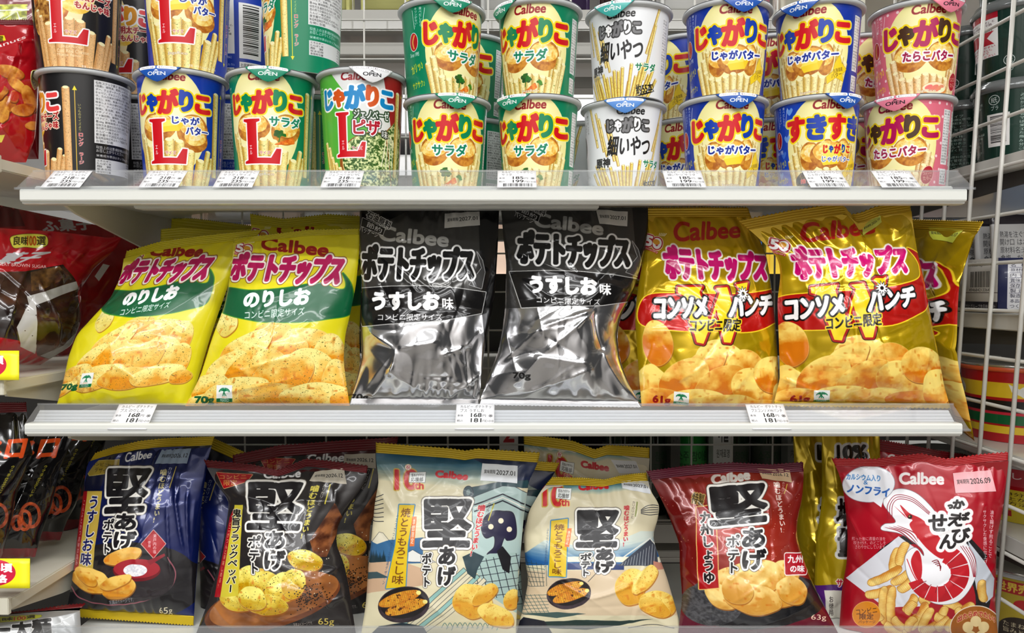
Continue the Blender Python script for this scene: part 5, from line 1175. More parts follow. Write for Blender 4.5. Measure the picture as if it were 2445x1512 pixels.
s_m4 = Surf([(1196, 494), (1202, 567), (1209, 630), (1206, 743), (1190, 841), (1168, 895), (1142, 968)], [(1547, 494), (1548, 540), (1540, 600), (1515, 690), (1482, 755), (1473, 800), (1480, 860), (1502, 920), (1533, 974)], .806, .752, .036, .012, st=.0, sb=.03, seed=48, zmin=Z2 + .0006, zmax=Z1 - .0118, belly=.58, wr=1.9,
            folds=[(1280, 720, 1300, 810, 3, .03), (1295, 780, 1420, 740, 2.6, .015), (1420, 745, 1300, 845, 3.2, .02), (1280, 850, 1410, 870, 2.6, .02), (1420, 740, 1440, 840, -3, .02), (1290, 850, 1230, 920, 2.6, .02), (1410, 880, 1250, 940, 2.6, .02), (1290, 780, 1200, 860, 2, .02), (1360, 620, 1380, 650, 2, .01), (1300, 560, 1470, 600, 1.6, .04), (1440, 840, 1500, 940, 2, .02)])
A_m4 = affine([(887, 696), (1082, 740), (868, 586), (1132, 592), (862, 668), (902, 766)], [(1268, 648), (1461, 708), (1246, 548), (1500, 566), (1226, 640), (1282, 722)])
bag('chip_bag', 'black and silver foil chip bag beside the yellow bags, with a square date label', s_m3, film('salt_chip_print', bag_art(s_m3, art_salt, (206, 206, 208), .95), .17, .2, .06), MB['silver'], None,
    ((1062, 510, 1145, 505, 1146, 538, 1061, 545), '2027.01', (214, 212, 206)), CHIP, bottom_m=MB['silver'])
bag('chip_bag', 'black and silver foil chip bag beside the gold bags, with its date label folded', s_m4, film('salt_chip_print', bag_art(s_m4, art_salt, (206, 206, 208), .95, A=A_m4), .17, .2, .06), MB['silver'], None,
    ((1423, 500, 1498, 506, 1497, 541, 1432, 534), '2027.01', (206, 204, 198)), CHIP, bottom_m=MB['silver'])
# middle shelf, gold
s_m6 = Surf([(1765, 527), (1824, 580), (1858, 616), (1864, 657), (1856, 720), (1860, 821), (1862, 905), (1846, 970)], [(2174, 480), (2180, 540), (2190, 600), (2209, 681), (2226, 782), (2243, 860), (2254, 920), (2270, 976)], .768, .746, .036, .012, st=.05, sb=.025, seed=61, zmin=Z2 + .0006, belly=.6, wr=1.9, tilt=-.012,
            T=[(0, 0), (.3, -10), (.6, -14), (.66, 16), (.72, 14), (.8, 4), (1, 0)], folds=[(2050, 500, 2075, 640, -3.5, .03), (2075, 500, 2150, 560, 2.5, .03), (1880, 600, 1930, 700, 2.5, .02), (1930, 560, 2000, 520, 2.2, .03), (1870, 840, 1910, 900, 2, .02), (1860, 900, 1960, 940, 2.5, .015), (1960, 700, 2040, 640, 1.4, .012), (2200, 600, 2230, 700, 2, .02), (2000, 910, 2060, 860, 1.4, .02)])
s_m5 = Surf([(1512, 492), (1540, 560), (1532, 640), (1521, 700), (1516, 760), (1522, 850), (1532, 970)], [(1782, 492), (1808, 560), (1830, 610), (1843, 690), (1851, 765), (1857, 850), (1862, 972)], .812, .760, .034, .012, st=.055, seed=70, zmin=Z2 + .0006, zmax=Z1 - .0118, belly=.6, wr=1.9,
            folds=[(1560, 610, 1700, 640, 2, .02), (1640, 790, 1540, 790, 2, .015), (1680, 660, 1720, 790, 1.6, .01), (1690, 870, 1620, 910, 1.8, .012), (1820, 840, 1800, 910, -3, .03), (1560, 820, 1530, 900, 2, .02)])
A_m5 = affine([(1914, 534), (2088, 540), (1884, 592), (2166, 652), (1876, 716), (2186, 684), (1886, 944), (2106, 688)], [(1616, 534), (1766, 548), (1586, 586), (1834, 672), (1545, 708), (1841, 704), (1567, 944), (1772, 700)])
s_m7 = Surf([(2130, 524), (2150, 620), (2180, 760), (2216, 880), (2256, 990)], [(2345, 530), (2326, 566), (2308, 622), (2290, 681), (2286, 760), (2284, 841), (2291, 890), (2308, 958), (2327, 1054)], .814, .806, .020, .001, tilt=-.100, st=.045, seed=77, zmin=Z2 + .0006, zmax=Z1 - .0118, xend=XR + .006, wr=1.5, folds=[(2330, 560, 2260, 640, 2.5, .02), (2290, 680, 2230, 620, 2, .02), (2240, 600, 2250, 760, 2, .02), (2284, 840, 2250, 800, 2, .02)])
s_mb = Surf([(1420, 494), (1424, 700), (1410, 968)], [(1700, 494), (1690, 700), (1700, 968)], .872, .84, .02, .01, st=.05, seed=83, zmin=Z2 + .0006, zmax=Z1 - .0118, wr=1.1)
gold = lambda s, A=None: film('consomme_chip_print', bag_art(s, art_consomme, (206, 172, 12), .55, A=A), .19, .3, .16, 34)
bag('chip_bag', 'gold chip bag with red band in front, its top corner folded, beside the wire grid', s_m6, gold(s_m6), MB['gold'], MB['gold'], ((2064, 534, 2100, 512, 2106, 530, 2064, 562), '2026.10', (206, 212, 90)), CHIP)
bag('chip_bag', 'gold chip bag with red band standing straight beside the black bag', s_m5, gold(s_m5, A_m5), MB['gold'], MB['gold'], None, CHIP)
bag('chip_bag', 'gold chip bag sticking out past the end of the shelf, with a yellow date label', s_m7, gold(s_m7, lambda p: p + [72, 34]), MB['gold'], MB['gold'], ((2208, 541, 2303, 545, 2281, 580, 2230, 572), '2026.10', (206, 212, 70)), CHIP)
bag('chip_bag', 'gold chip bag standing behind, seen as a strip between black and gold bags', s_mb, gold(s_mb, lambda p: p + [-430, 0]), MB['gold'], MB['gold'], None, CHIP)
# lower shelf
s_b1 = Surf([(222, 1085), (207, 1112), (199, 1176), (186, 1276), (174, 1375), (157, 1472)], [(513, 1042), (498, 1090), (482, 1196), (475, 1309), (468, 1392), (462, 1494)], .835, .792, .026, .01, st=.045, sb=.05, seed=101, zmin=Z3 + .0006, zmax=Z2 - .0118, wr=1.0, T=[(0, 0), (.2, -12), (.4, -16), (.7, -8), (1, 0)], tilt=-.006,
            folds=[(420, 1140, 440, 1320, 2.4, .012), (450, 1160, 455, 1350, 2.4, .01), (435, 1120, 420, 1200, 2, .012), (465, 1200, 462, 1450, 2, .012), (400, 1200, 410, 1380, 1.6, .01), (330, 1160, 360, 1130, 1.6, .01), (300, 1060, 340, 1090, 1.5, .02)])
s_b2 = Surf([(485, 1100), (512, 1150), (548, 1196), (538, 1270), (522, 1350), (500, 1430), (462, 1530)], [(879, 1112), (873, 1150), (834, 1210), (806, 1255), (802, 1300), (821, 1345), (833, 1400), (852, 1530)], .806, .768, .034, .012, st=.04, seed=111, zmin=Z3 + .0006, zmax=Z2 - .0118, wr=1.15, T=[(0, 0), (.3, 6), (.45, 18), (.62, -10), (.75, -8), (1, 0)],
            folds=[(560, 1180, 800, 1200, 2.2, .02), (700, 1170, 640, 1230, 2, .008), (800, 1160, 800, 1210, 2, .01), (760, 1380, 820, 1345, 3, .02), (760, 1390, 790, 1450, 2.4, .012), (820, 1350, 700, 1330, 2.4, .02), (640, 1200, 700, 1290, 1.4, .01), (830, 1420, 780, 1440, 2.4, .015), (510, 1440, 560, 1500, 1.6, .02)])
A_bb = lambda p: p + [104, -38]
s_b2b = Surf([(553, 1090), (556, 1200), (570, 1500)], [(952, 1042), (932, 1150), (884, 1250), (878, 1350), (888, 1490)], .856, .822, .022, .01, st=.06, seed=117, zmin=Z3 + .0006, zmax=Z2 - .0118, wr=1.0, T=[(0, 0), (.3, -14), (.55, -8), (1, 0)])
s_b1b = Surf([(470, 1030), (474, 1200), (480, 1480)], [(652, 1108), (600, 1200), (572, 1478)], .875, .835, .018, .01, st=.06, sb=0, seed=121, zmin=Z3 + .0006, zmax=Z2 - .0118, wr=1.0)
s_b3 = Surf([(898, 1057), (898, 1098), (905, 1150), (895, 1200), (887, 1286), (879, 1360), (874, 1440), (860, 1530)], [(1289, 1081), (1285, 1103), (1263, 1150), (1251, 1230), (1244, 1309), (1237, 1392), (1231, 1530)], .800, .762, .032, .012, st=.05, seed=131, zmin=Z3 + .0006, zmax=Z2 - .0118, wr=.8, T=[(0, 0), (.45, 2), (.55, 5), (.62, -2), (1, 0)],
            folds=[(900, 1100, 960, 1200, 2.0, .01), (1000, 1190, 1060, 1140, 1.8, .012), (900, 1160, 940, 1230, 2, .015), (1240, 1180, 1130, 1200, 1.2, .02), (1000, 1420, 1060, 1470, 1.4, .02), (1255, 1130, 1240, 1250, 2, .015)])
s_b3b = Surf([(1100, 1085), (1110, 1300), (1120, 1490)], [(1335, 1104), (1322, 1132), (1285, 1190), (1257, 1230), (1242, 1330), (1250, 1480)], .836, .806, .02, .01, st=.055, seed=137, zmin=Z3 + .0006, zmax=Z2 - .0118, wr=1.0)
s_b4 = Surf([(1318, 1142), (1296, 1166), (1263, 1220), (1251, 1280), (1254, 1342), (1262, 1385), (1250, 1450), (1228, 1530)], [(1544, 1131), (1551, 1170), (1575, 1205), (1571, 1240), (1558, 1280), (1568, 1315), (1591, 1375), (1613, 1450), (1634, 1530)], .812, .770, .034, .012, st=.045, seed=141, zmin=Z3 + .0006, zmax=Z2 - .0118, wr=.9, T=[(0, 0), (.3, 2), (.55, 8), (.7, 2), (1, 0)],
            folds=[(1350, 1180, 1420, 1200, 2, .02), (1400, 1170, 1430, 1230, 2, .01), (1335, 1390, 1410, 1430, 2.4, .01), (1410, 1430, 1510, 1395, 2.4, .01), (1545, 1340, 1515, 1400, 2.4, .01), (1515, 1400, 1530, 1460, 2, .012), (1530, 1460, 1610, 1500, 1.6, .015), (1500, 1170, 1560, 1210, 1.6, .02), (1270, 1270, 1330, 1200, 1.5, .02)])
s_b4b = Surf([(1250, 1036), (1256, 1200), (1262, 1480)], [(1552, 1072), (1548, 1150), (1540, 1490)], .862, .832, .022, .01, st=.055, seed=147, zmin=Z3 + .0006, zmax=Z2 - .0118, wr=.9, T=[(0, 0), (.4, 4), (.56, 16), (.66, 2), (1, 0)], folds=[(1270, 1060, 1400, 1140, 1.5, .01)])
s_b5 = Surf([(1542, 1124), (1566, 1166), (1595, 1226), (1613, 1275), (1623, 1300), (1623, 1350), (1629, 1425), (1618, 1530)], [(1917, 1104), (1919, 1140), (1915, 1195), (1905, 1236), (1902, 1280), (1915, 1325), (1937, 1385), (1967, 1445), (2010, 1530)], .806, .766, .036, .012, st=.05, sb=.0, seed=151, zmin=Z3 + .0006, zmax=Z2 - .0118, wr=1.2, T=[(0, 0), (.3, -4), (.55, -8), (.8, 2), (1, 0)],
            folds=[(1610, 1190, 1640, 1260, 2.4, .02), (1620, 1280, 1660, 1240, 2.4, .02), (1600, 1230, 1650, 1220, 2, .015), (1625, 1370, 1660, 1400, 3, .02), (1640, 1300, 1630, 1360, 2, .02), (1830, 1190, 1840, 1260, 2, .015), (1740, 1390, 1780, 1360, 1.6, .008), (1880, 1440, 1930, 1400, 1.6, .015), (1850, 1150, 1900, 1190, 2, .02), (1660, 1190, 1720, 1250, 1.5, .015)])
s_b6 = Surf([(1985, 1093), (2003, 1130), (2013, 1166), (2018, 1209), (2024, 1275), (2022, 1342), (2010, 1408), (2002, 1530)], [(2410, 1083), (2406, 1120), (2396, 1209), (2380, 1292), (2378, 1375), (2376, 1441), (2384, 1530)], .760, .764, .030, .012, st=.04, seed=161, zmin=Z3 + .0006, zmax=Z2 - .0118, wr=.9, tilt=-.046, T=[(0, 0), (.25, 6), (.5, -6), (.64, 8), (1, 0)],
            folds=[(2010, 1130, 2040, 1180, 2, .015), (2020, 1220, 2060, 1300, 1.8, .015), (2160, 1100, 2180, 1130, 2, .02), (2350, 1200, 2330, 1260, 1.6, .02), (2370, 1230, 2376, 1340, 2, .015), (2200, 1290, 2300, 1250, 1.2, .008), (2340, 1400, 2375, 1350, 2, .015)])
s_b6b = Surf([(2078, 1046), (2080, 1200), (2090, 1480)], [(2330, 1092), (2320, 1200), (2300, 1480)], .85, .83, .02, .01, st=.06, seed=167, zmin=Z3 + .0006, zmax=Z2 - .0118, wr=1.0)
bag('chip_bag', 'dark blue chip bag with gold seals and a bowl of salt, at the left end', s_b1, film('blue_salt_chip_print', bag_art(s_b1, art_blue, (14, 28, 88), .35), .24, .4, .1), MB['blue'], MB['goldseal'],
    ((385, 1075, 458, 1071, 447, 1107, 370, 1108), '2026.12', (150, 168, 190)), KAT)
p_pep = film('pepper_chip_print', bag_art(s_b2, art_pepper, (42, 38, 38), .05), .24, .4, .1)
bag('chip_bag', 'black pepper chip bag with dark red seal and wooden plate picture, in front', s_b2, p_pep, MB['black'], MB['redseal'], ((752, 1127, 822, 1117, 828, 1156, 738, 1149), '2026.12', (206, 198, 180)), KAT)
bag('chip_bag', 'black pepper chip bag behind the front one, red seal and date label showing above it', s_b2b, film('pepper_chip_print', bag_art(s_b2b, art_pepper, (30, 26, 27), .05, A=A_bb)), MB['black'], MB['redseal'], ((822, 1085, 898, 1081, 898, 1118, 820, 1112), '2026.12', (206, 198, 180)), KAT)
bag('chip_bag', 'dark blue chip bag hidden behind, its tilted gold seal showing beside the first blue bag', s_b1b, film('blue_salt_chip_print', bag_art(s_b1b, art_blue, (18, 34, 104), .12, A=lambda p: p + [96, 30])), MB['blue'], MB['goldseal'], None, KAT)
bag('chip_bag', 'cream corn chip bag with gold seal and picture of a gabled building', s_b3, film('corn_house_print', bag_art(s_b3, art_corn_house, (214, 206, 176)), .42, .12, .08), MB['cream'], MB['goldseal'], ((1152, 1105, 1236, 1112, 1235, 1154, 1147, 1147), '2027.01', (232, 236, 240)), KAT)
bag('chip_bag', 'corn chip bag tucked behind the building picture bag, its dark corner and gold seal showing', s_b3b, film('corn_house_print', bag_art(s_b3b, art_corn_house, (214, 206, 176), A=lambda p: p + [48, 22])), MB['cream'], MB['goldseal'], None, KAT)
bag('chip_bag', 'cream corn chip bag with picture of sea and bridge, in front', s_b4, film('corn_bridge_print', bag_art(s_b4, art_corn_bridge, (211, 203, 176)), .42, .12, .08), MB['cream'], MB['goldseal'], ((1482, 1147, 1549, 1150, 1554, 1180, 1486, 1166), '2027.01', (226, 230, 234)), KAT)
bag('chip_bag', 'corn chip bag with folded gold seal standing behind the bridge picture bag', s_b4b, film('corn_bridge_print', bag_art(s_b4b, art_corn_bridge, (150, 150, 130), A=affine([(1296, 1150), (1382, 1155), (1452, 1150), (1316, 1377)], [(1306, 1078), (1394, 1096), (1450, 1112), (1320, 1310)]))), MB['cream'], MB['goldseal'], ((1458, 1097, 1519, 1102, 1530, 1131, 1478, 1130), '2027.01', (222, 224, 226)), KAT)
bag('chip_bag', 'dark red soy sauce chip bag with maroon seal', s_b5, film('soy_chip_print', bag_art(s_b5, art_soy, (130, 20, 20), .15), .24, .4, .1), MB['red'], MB['maroon'], ((1807, 1117, 1885, 1121, 1890, 1152, 1820, 1143), '2026.12', (222, 190, 150)), KAT)
bag('chip_bag', 'bright red shrimp snack bag with a white and red shrimp drawing', s_b6, film('shrimp_snack_print', bag_art(s_b6, art_shrimp, (180, 14, 34), .05), .26, .35, .08), MB['red'], MB['brightred'], ((2274, 1129, 2366, 1124, 2378, 1173, 2281, 1177), '2026.09', (246, 180, 186)), KAT)
def art_redback(c): c.T('Calbee', (2118, 1084, 2200, 1094, 2196, 1112, 2116, 1104), (236, 226, 222), b=1.4)
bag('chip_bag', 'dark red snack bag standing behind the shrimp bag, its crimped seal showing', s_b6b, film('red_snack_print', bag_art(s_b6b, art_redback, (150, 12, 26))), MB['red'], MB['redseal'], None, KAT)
# tall gold bags between the soy sauce and the shrimp bag
def art_gold(c, dx=0):
    c.T('10%', (1996 + dx, 1062, 2072 + dx, 1100), (24, 18, 14), ol=((6, (222, 222, 220)),), b=3); c.T('増量', (2000 + dx, 1190, 2046 + dx, 1330), (24, 18, 14), ol=((6, (222, 222, 220)),), b=2.6, vert=True)
    c.P([(1930 + dx, 1398), (2100 + dx, 1398), (2100 + dx, 1500), (1930 + dx, 1500)], (76, 30, 110)); c.P([(1968 + dx, 1410), (2100 + dx, 1416), (2100 + dx, 1500), (1976 + dx, 1500)], (222, 220, 206)); c.T('お徳用', (1978 + dx, 1424, 1990 + dx, 1470), (40, 30, 30), vert=True, b=.6)
    c.T('サ', (1998 + dx, 1384, 2014 + dx, 1404), (190, 20, 40), ol=((2, WHITE),), b=1)
for (L, R, Ya, dx, sd, lb) in (([(1962, 1026), (1962, 1200), (1948, 1300), (1944, 1420), (1950, 1490)], [(2100, 1026), (2104, 1200), (2100, 1490)], .842, 0, 171, 'gold foil snack bag with big black characters, right behind the shrimp bag'),
                               ([(1893, 1026), (1900, 1200), (1900, 1490)], [(1990, 1026), (1986, 1200), (1984, 1490)], .878, -44, 175, 'gold foil snack bag standing in shadow behind the soy sauce bag')):
    s = Surf(L, R, Ya, Ya - .03, .02, .01, st=0, seed=sd, zmin=Z3 + .0006, zmax=Z2 - .0118, wr=1.5)
    bag('chip_bag', lb, s, film('gold_snack_print', bag_art(s, art_gold, (200, 172, 22), .5, dx=dx), .2, .3, .08), MB['gold'], None, None, KAT)
# ---------------------------------------------------------------- the gondola on the left
M_CREAM = mat('cream_shelf_paint', (214, 210, 192), .35, coat=.2, noise=.02, scale=9)
XN = -.474
def side_shelf(label, py, br, th=.011):
    z = float(at(30, py, .715)[2])
    root = thing('side_shelf', label, 'shelf', (XN - .2, .85, z))
    obj('shelf_board', box_bm((XN - .42, XN, .700, 1.05, z - th, z), bevel=.0012), root, M_CREAM, False)
    obj('shelf_lip', box_bm((XN - .42, XN + .0012, .6985, .703, z - th - .002, z + .003), bevel=.0006), root, M_CREAM, False)
    if not br: return z
    bm = bmesh.new(); pts = [(.715, z - th), (1.04, z - th), (1.04, z - th - .05), (.80, z - th - .022), (.72, z - th - .006)]
    A = [bm.verts.new((XN - .012, a, b)) for a, b in pts]; B = [bm.verts.new((XN - .009, a, b)) for a, b in pts]
    bm.faces.new(A); bm.faces.new(B[::-1])
    for i in range(len(pts)): bm.faces.new((A[i], B[i], B[(i + 1) % len(pts)], A[(i + 1) % len(pts)]))
    bmesh.ops.recalc_face_normals(bm, faces=bm.faces[:]); obj('bracket', bm, root, M_CREAM, False)
    return z
ZL1 = side_shelf('cream shelf at the left edge of the photo beside the upper rail', 384, 0)
ZL2 = side_shelf('cream shelf at the left edge under the red puffed snack bags', 906, 1)
ZL3 = side_shelf('cream shelf at the left edge under the black onion ring bags', 1420, 1)
def card(px0, py0, px1, py1, Y, label):
    c = CV(110, 80, 2.4, (250, 240, 20)); c.E(38, 38, 44, 36, (206, 18, 60)); c.T('お手頃', (4, 12, 76, 38), WHITE, b=1.4); c.T('価格', (14, 42, 66, 66), WHITE, b=1.4)
    a, b = np.meshgrid(np.linspace(0, 1, 6), np.linspace(0, 1, 6), indexing='ij')
    P = at(px0 + (px1 - px0) * a + 8 * b * 0, py0 + (py1 - py0) * b, Y + .006 * (1 - b))
    o = sheet('price_card', P, None, print_mat('price_card_print', c, .4, .1), None, .0006); tag(o, label, 'price card', 'yellow price cards')
card(-70, 838, 46, 908, .694, 'yellow and magenta price card on the left shelf under the red snack bags')
card(-60, 1334, 72, 1405, .692, 'yellow and magenta price card on the left shelf under the black bags')
LG = 'snack bags on the left gondola'
def art_fugashi(c):
    def brown(x, y): return mixc((24, 13, 10), (84, 50, 34), (fnoise(x * .02, y * .03, 3) - .3) / .5)
    for i, (x, y, w) in enumerate(((40, 700, 1), (150, 640, 1.2), (230, 700, .6), (300, 640, 1))):
        c.P([(x - 60, y - 60), (x, y - 70), (x + 10, y - 20), (x - 70, y)], (150, 12, 22), al=.4)
    c.P([(-120, 652), (60, 648), (150, 632), (172, 660), (186, 690), (192, 760), (176, 830), (130, 862), (90, 850), (84, 820), (0, 806), (-120, 800)], brown)
    c.P([(74, 650), (140, 636), (160, 664), (110, 688), (76, 696)], chipcol((46, 26, 14), (120, 84, 40), .05, 6))
    c.P([(66, 708), (120, 692), (178, 672), (186, 690), (130, 712), (72, 734)], (176, 174, 170)); c.P([(40, 782), (62, 742), (84, 704), (90, 770), (86, 846), (48, 828)], (196, 194, 192)); c.P([(96, 850), (150, 826), (180, 796), (176, 830), (130, 862)], (150, 150, 152))
    for k in range(14): c.E(50 + (k * 37) % 120, 700 + (k * 53) % 110, 1.4, 1.1, (40, 30, 24))
    c.P([(28, 566), (50, 560), (90, 559), (110, 566), (112, 584), (92, 592), (60, 590), (36, 592), (28, 580)], (206, 200, 70), ol=((1.4, (60, 50, 10)),), smooth=True)
    c.T('良味', (33, 564, 66, 586), (40, 30, 10), b=.8); c.T('100', (64, 563, 88, 587), (170, 60, 10), b=.8); c.T('選', (88, 564, 108, 586), (40, 30, 10), b=.8)
    c.T('ふ菓子', (-40, 606, 134, 600, 60, 628, -52, 632), (206, 206, 208), b=1.6, met=.3); c.T('CONFECTIONERY BROWN SUGAR', (-70, 620, 112, 634, 112, 641, -70, 630), (236, 220, 214))
s = Surf([(-110, 538), (-112, 700), (-110, 868)], [(292, 566), (272, 600), (226, 640), (194, 690), (192, 770), (170, 826), (96, 872)], .80, .765, .034, .01, st=.0, seed=201, wr=1.3, tilt=.10, zmin=ZL2 + .0006, T=[(0, 0), (.6, -2), (.9, 4), (1, 0)], folds=[(130, 630, 190, 690, 4, .03), (90, 660, 110, 850, 3, .015), (0, 640, 60, 690, 2, .01), (160, 590, 200, 610, 2, .02)])
p_fu = film('puffed_snack_print', bag_art(s, art_fugashi, (166, 14, 26), .05), .16, .5, .06)
bag('snack_bag', 'red snack bag with window onto dark brown puffed sticks, in front at the left edge', s, p_fu, MB['red'], None, None, LG)
s = Surf([(-60, 478), (-40, 600), (0, 860)], [(340, 560), (320, 640), (280, 720), (235, 780), (190, 850)], .93, .90, .03, .01, st=0, seed=207, wr=1.3, tilt=.08, zmin=ZL2 + .0006)
def art_fu2(c):
    c.P([(-60, 470), (40, 490), (60, 540), (-60, 545)], (90, 10, 20)); c.P([(226, 660), (246, 630), (262, 634), (236, 672)], (206, 206, 204))
    c.P([(112, 486), (150, 484), (152, 500), (118, 502)], (190, 184, 60), smooth=True); c.T('良味', (116, 486, 148, 499), (40, 30, 10), b=.6)
    c.T('ふ菓子', (98, 528, 216, 518, 222, 548, 104, 554), (176, 176, 180), b=1.6)
bag('snack_bag', 'dark red snack bag standing behind the windowed one, beside the steel bracket', s, film('puffed_snack_print', bag_art(s, art_fu2, (140, 12, 24), .05), .16, .5, .06), MB['red'], None, None, LG)
def art_nuts(c):
    nut = ((170, 84, 20), (230, 166, 70))
    for i, (x, y, rx, ry, r) in enumerate(((24, 172, 36, 16, 16), (44, 206, 30, 12, 40), (70, 236, 16, 34, -20), (10, 250, 26, 22, 0), (32, 232, 12, 13, 0), (56, 262, 30, 14, 0), (-6, 220, 24, 20, 0), (8, 276, 14, 16, 0), (76, 300, 14, 12, 0))): c.E(x + 2, y + 3, rx, ry, (110, 46, 14), r, wob=.15, seed=i); c.E(x, y, rx, ry, chipcol(*nut, .06, i + 3), r, wob=.15, seed=i)
    c.E(34, 230, 11, 12, (186, 50, 18)); c.P([(-40, 90), (10, 84), (14, 96), (-40, 108)], (230, 220, 30)); c.T('選', (-6, 86, 8, 102), (30, 20, 10), b=.6); c.T('Peanuts', (-40, 116, 60, 84, 62, 92, -38, 126), (240, 236, 230), b=.6)
    c.P([(-40, 326), (12, 322), (4, 340), (-40, 344)], (250, 240, 90)); c.E(-10, 200, 20, 26, (180, 16, 28))
s = Surf([(-130, 44), (-128, 200), (-130, 388)], [(88, 52), (94, 140), (90, 260), (84, 330), (62, 388)], .785, .762, .03, .01, st=.03, seed=211, wr=1.3, tilt=.04, zmin=ZL1 + .0006, folds=[(40, 98, 50, 140, 3, .03), (50, 100, 80, 98, 2, .01), (0, 300, 40, 360, 2.4, .02), (60, 370, 84, 330, 2, .02)])
bag('snack_bag', 'red snack bag with picture of brown nut crackers at the upper left edge', s, film('nut_snack_print', bag_art(s, art_nuts, (172, 12, 24), .05), .22, .5, .08), MB['red'], MB['redseal'], None, LG)
def art_green(c):
    c.P([(-80, 12), (66, 10), (64, 50), (-80, 52)], chipcol((120, 124, 10), (220, 226, 60), .1, 5)); c.L([(-80, 26), (70, 24)], 3, (220, 220, 210)); c.L([(42, 28), (52, 60)], 3, (220, 220, 210))
s = Surf([(-120, -60), (-120, 100), (-120, 380)], [(96, -60), (98, 100), (92, 380)], .86, .84, .02, .01, st=0, seed=215, wr=1.3, zmin=ZL1 + .0006)
bag('snack_bag', 'dark red snack bag with a green band, behind the nut cracker bag', s, film('green_band_print', bag_art(s, art_green, (112, 10, 20), .05), .22, .5, .08), MB['red'], None, None, LG)
def art_onion(c, dx=0, dy=0):
    for (x, y, rx, ry, k) in ((72 , 1232, 22, 28, 0), (58, 1244, 14, 22, 1), (40, 1250, 10, 16, 2)):
        t = np.linspace(0, 2 * math.pi, 26)
        c.L([(x + dx + rx * math.cos(q), y + dy + ry * math.sin(q)) for q in t], 8, chipcol((150, 50, 20), (214, 96, 50), .1, k), smooth=True)
    c.T('ウマ辛仕立てじゃ', (106 + dx, 1112 + dy, 114 + dx, 1112 + dy, 76 + dx, 1188 + dy, 67 + dx, 1188 + dy), (226, 214, 60), b=.6, vert=True)
    c.T('ネロ', (38 + dx, 1050 + dy, 144 + dx, 1042 + dy, 130 + dx, 1094 + dy, 26 + dx, 1098 + dy), (232, 84, 28), b=3)
    c.P([(-80 + dx, 1310 + dy), (92 + dx, 1310 + dy), (90 + dx, 1350 + dy), (-80 + dx, 1350 + dy)], (112, 10, 24))
for i, (L, R, Yt, Yb, dx, dy, lb) in enumerate((([(-120, 962), (-120, 1100), (-130, 1390)], [(62, 962), (70, 1050), (80, 1084), (40, 1181), (26, 1257), (4, 1330)], .755, .735, -78, 0, 'black onion ring snack bag nearest the left edge, with orange characters'),
                                        ([(-60, 1020), (-60, 1200), (-70, 1345)], [(176, 1040), (146, 1114), (121, 1215), (97, 1282), (84, 1330)], .80, .775, 0, 0, 'second black onion ring snack bag at the lower left, orange rings in the middle'),
                                        ([(0, 1010), (0, 1200), (-10, 1300)], [(226, 1030), (206, 1114), (181, 1206), (160, 1244), (143, 1290)], .86, .83, 74, -40, 'third black onion ring snack bag at the lower left, behind the second one'),
                                        ([(60, 1000), (60, 1200), (60, 1290)], [(258, 1030), (236, 1114), (212, 1200), (190, 1290)], .93, .91, 118, -70, 'black snack bag deepest in the row beside the blue chip bag, almost in shadow'))):
    s = Surf(L, R, Yt, Yb, .026, .01, st=.06 if i == 0 else 0, seed=221 + i, wr=1.4, tilt=.03, zmin=ZL3 + .0006)
    bag('snack_bag', lb, s, film('onion_ring_print', bag_art(s, art_onion, (16, 14, 15), .05, dx=dx, dy=dy), .14, .5, .06), MB['black'], MB['redseal'], None, LG)
def art_noodle(c):
    c.P([(-60, 1438), (0, 1432), (60, 1434), (96, 1440), (94, 1462), (60, 1470), (0, 1468), (-60, 1470)], (206, 212, 60), smooth=True, ol=((1, (90, 90, 20)),)); c.T('良味', (-24, 1438, 32, 1462), (40, 30, 10), b=1); c.T('100', (32, 1438, 62, 1464), (200, 70, 30), b=1); c.T('選', (62, 1438, 84, 1462), (40, 30, 10), b=1)
    c.T('ター太麺', (-60, 1482, 120, 1476, 122, 1526, -66, 1530), (30, 28, 28), ol=((2.4, (236, 236, 236)),), b=2.4)
    c.E(126, 1388, 40, 10, (130, 20, 40)); c.T('味', (120, 1383, 136, 1393), (230, 200, 200))
s = Surf([(-160, 1386), (-160, 1450), (-170, 1560)], [(200, 1380), (190, 1440), (196, 1560)], .765, .735, .02, .01, st=.18, seed=231, wr=.8, tilt=.03, zmax=ZL3 - .038)
bag('snack_bag', 'silver grey noodle snack bag with red seal at the bottom left corner', s, film('noodle_snack_print', bag_art(s, art_noodle, (176, 178, 178), .25), .3, .3, .08), MB['grey'], MB['redseal'], None, LG)

# ---------------------------------------------------------------- the gondola on the right, seen through the wire grid
XG = .504
M_GREY = mat('grey_shelf_paint', (206, 205, 198), .35, coat=.2, noise=.02, scale=9)
def right_shelf(label, z, th=.017, br=True):
    root = thing('side_shelf', label, 'shelf', (XG + .2, .85, z))
    obj('shelf_board', box_bm((XG, XG + .42, .60, 1.25, z - th, z), bevel=.001), root, M_GREY, False)
    if not br: return z
    bm = bmesh.new(); pts = [(.62, z - th), (1.2, z - th), (1.2, z - th - .04), (.8, z - th - .016), (.62, z - th - .008)]
    A = [bm.verts.new((XG + .010, a, b)) for a, b in pts]; B = [bm.verts.new((XG + .013, a, b)) for a, b in pts]
    bm.faces.new(A); bm.faces.new(B[::-1])
    for i in range(len(pts)): bm.faces.new((A[i], B[i], B[(i + 1) % len(pts)], A[(i + 1) % len(pts)]))
    bmesh.ops.recalc_face_normals(bm, faces=bm.faces[:]); obj('bracket', bm, root, M_DARK, False)
    return z
zr = lambda py: float(at(2445, py, .7365)[2])
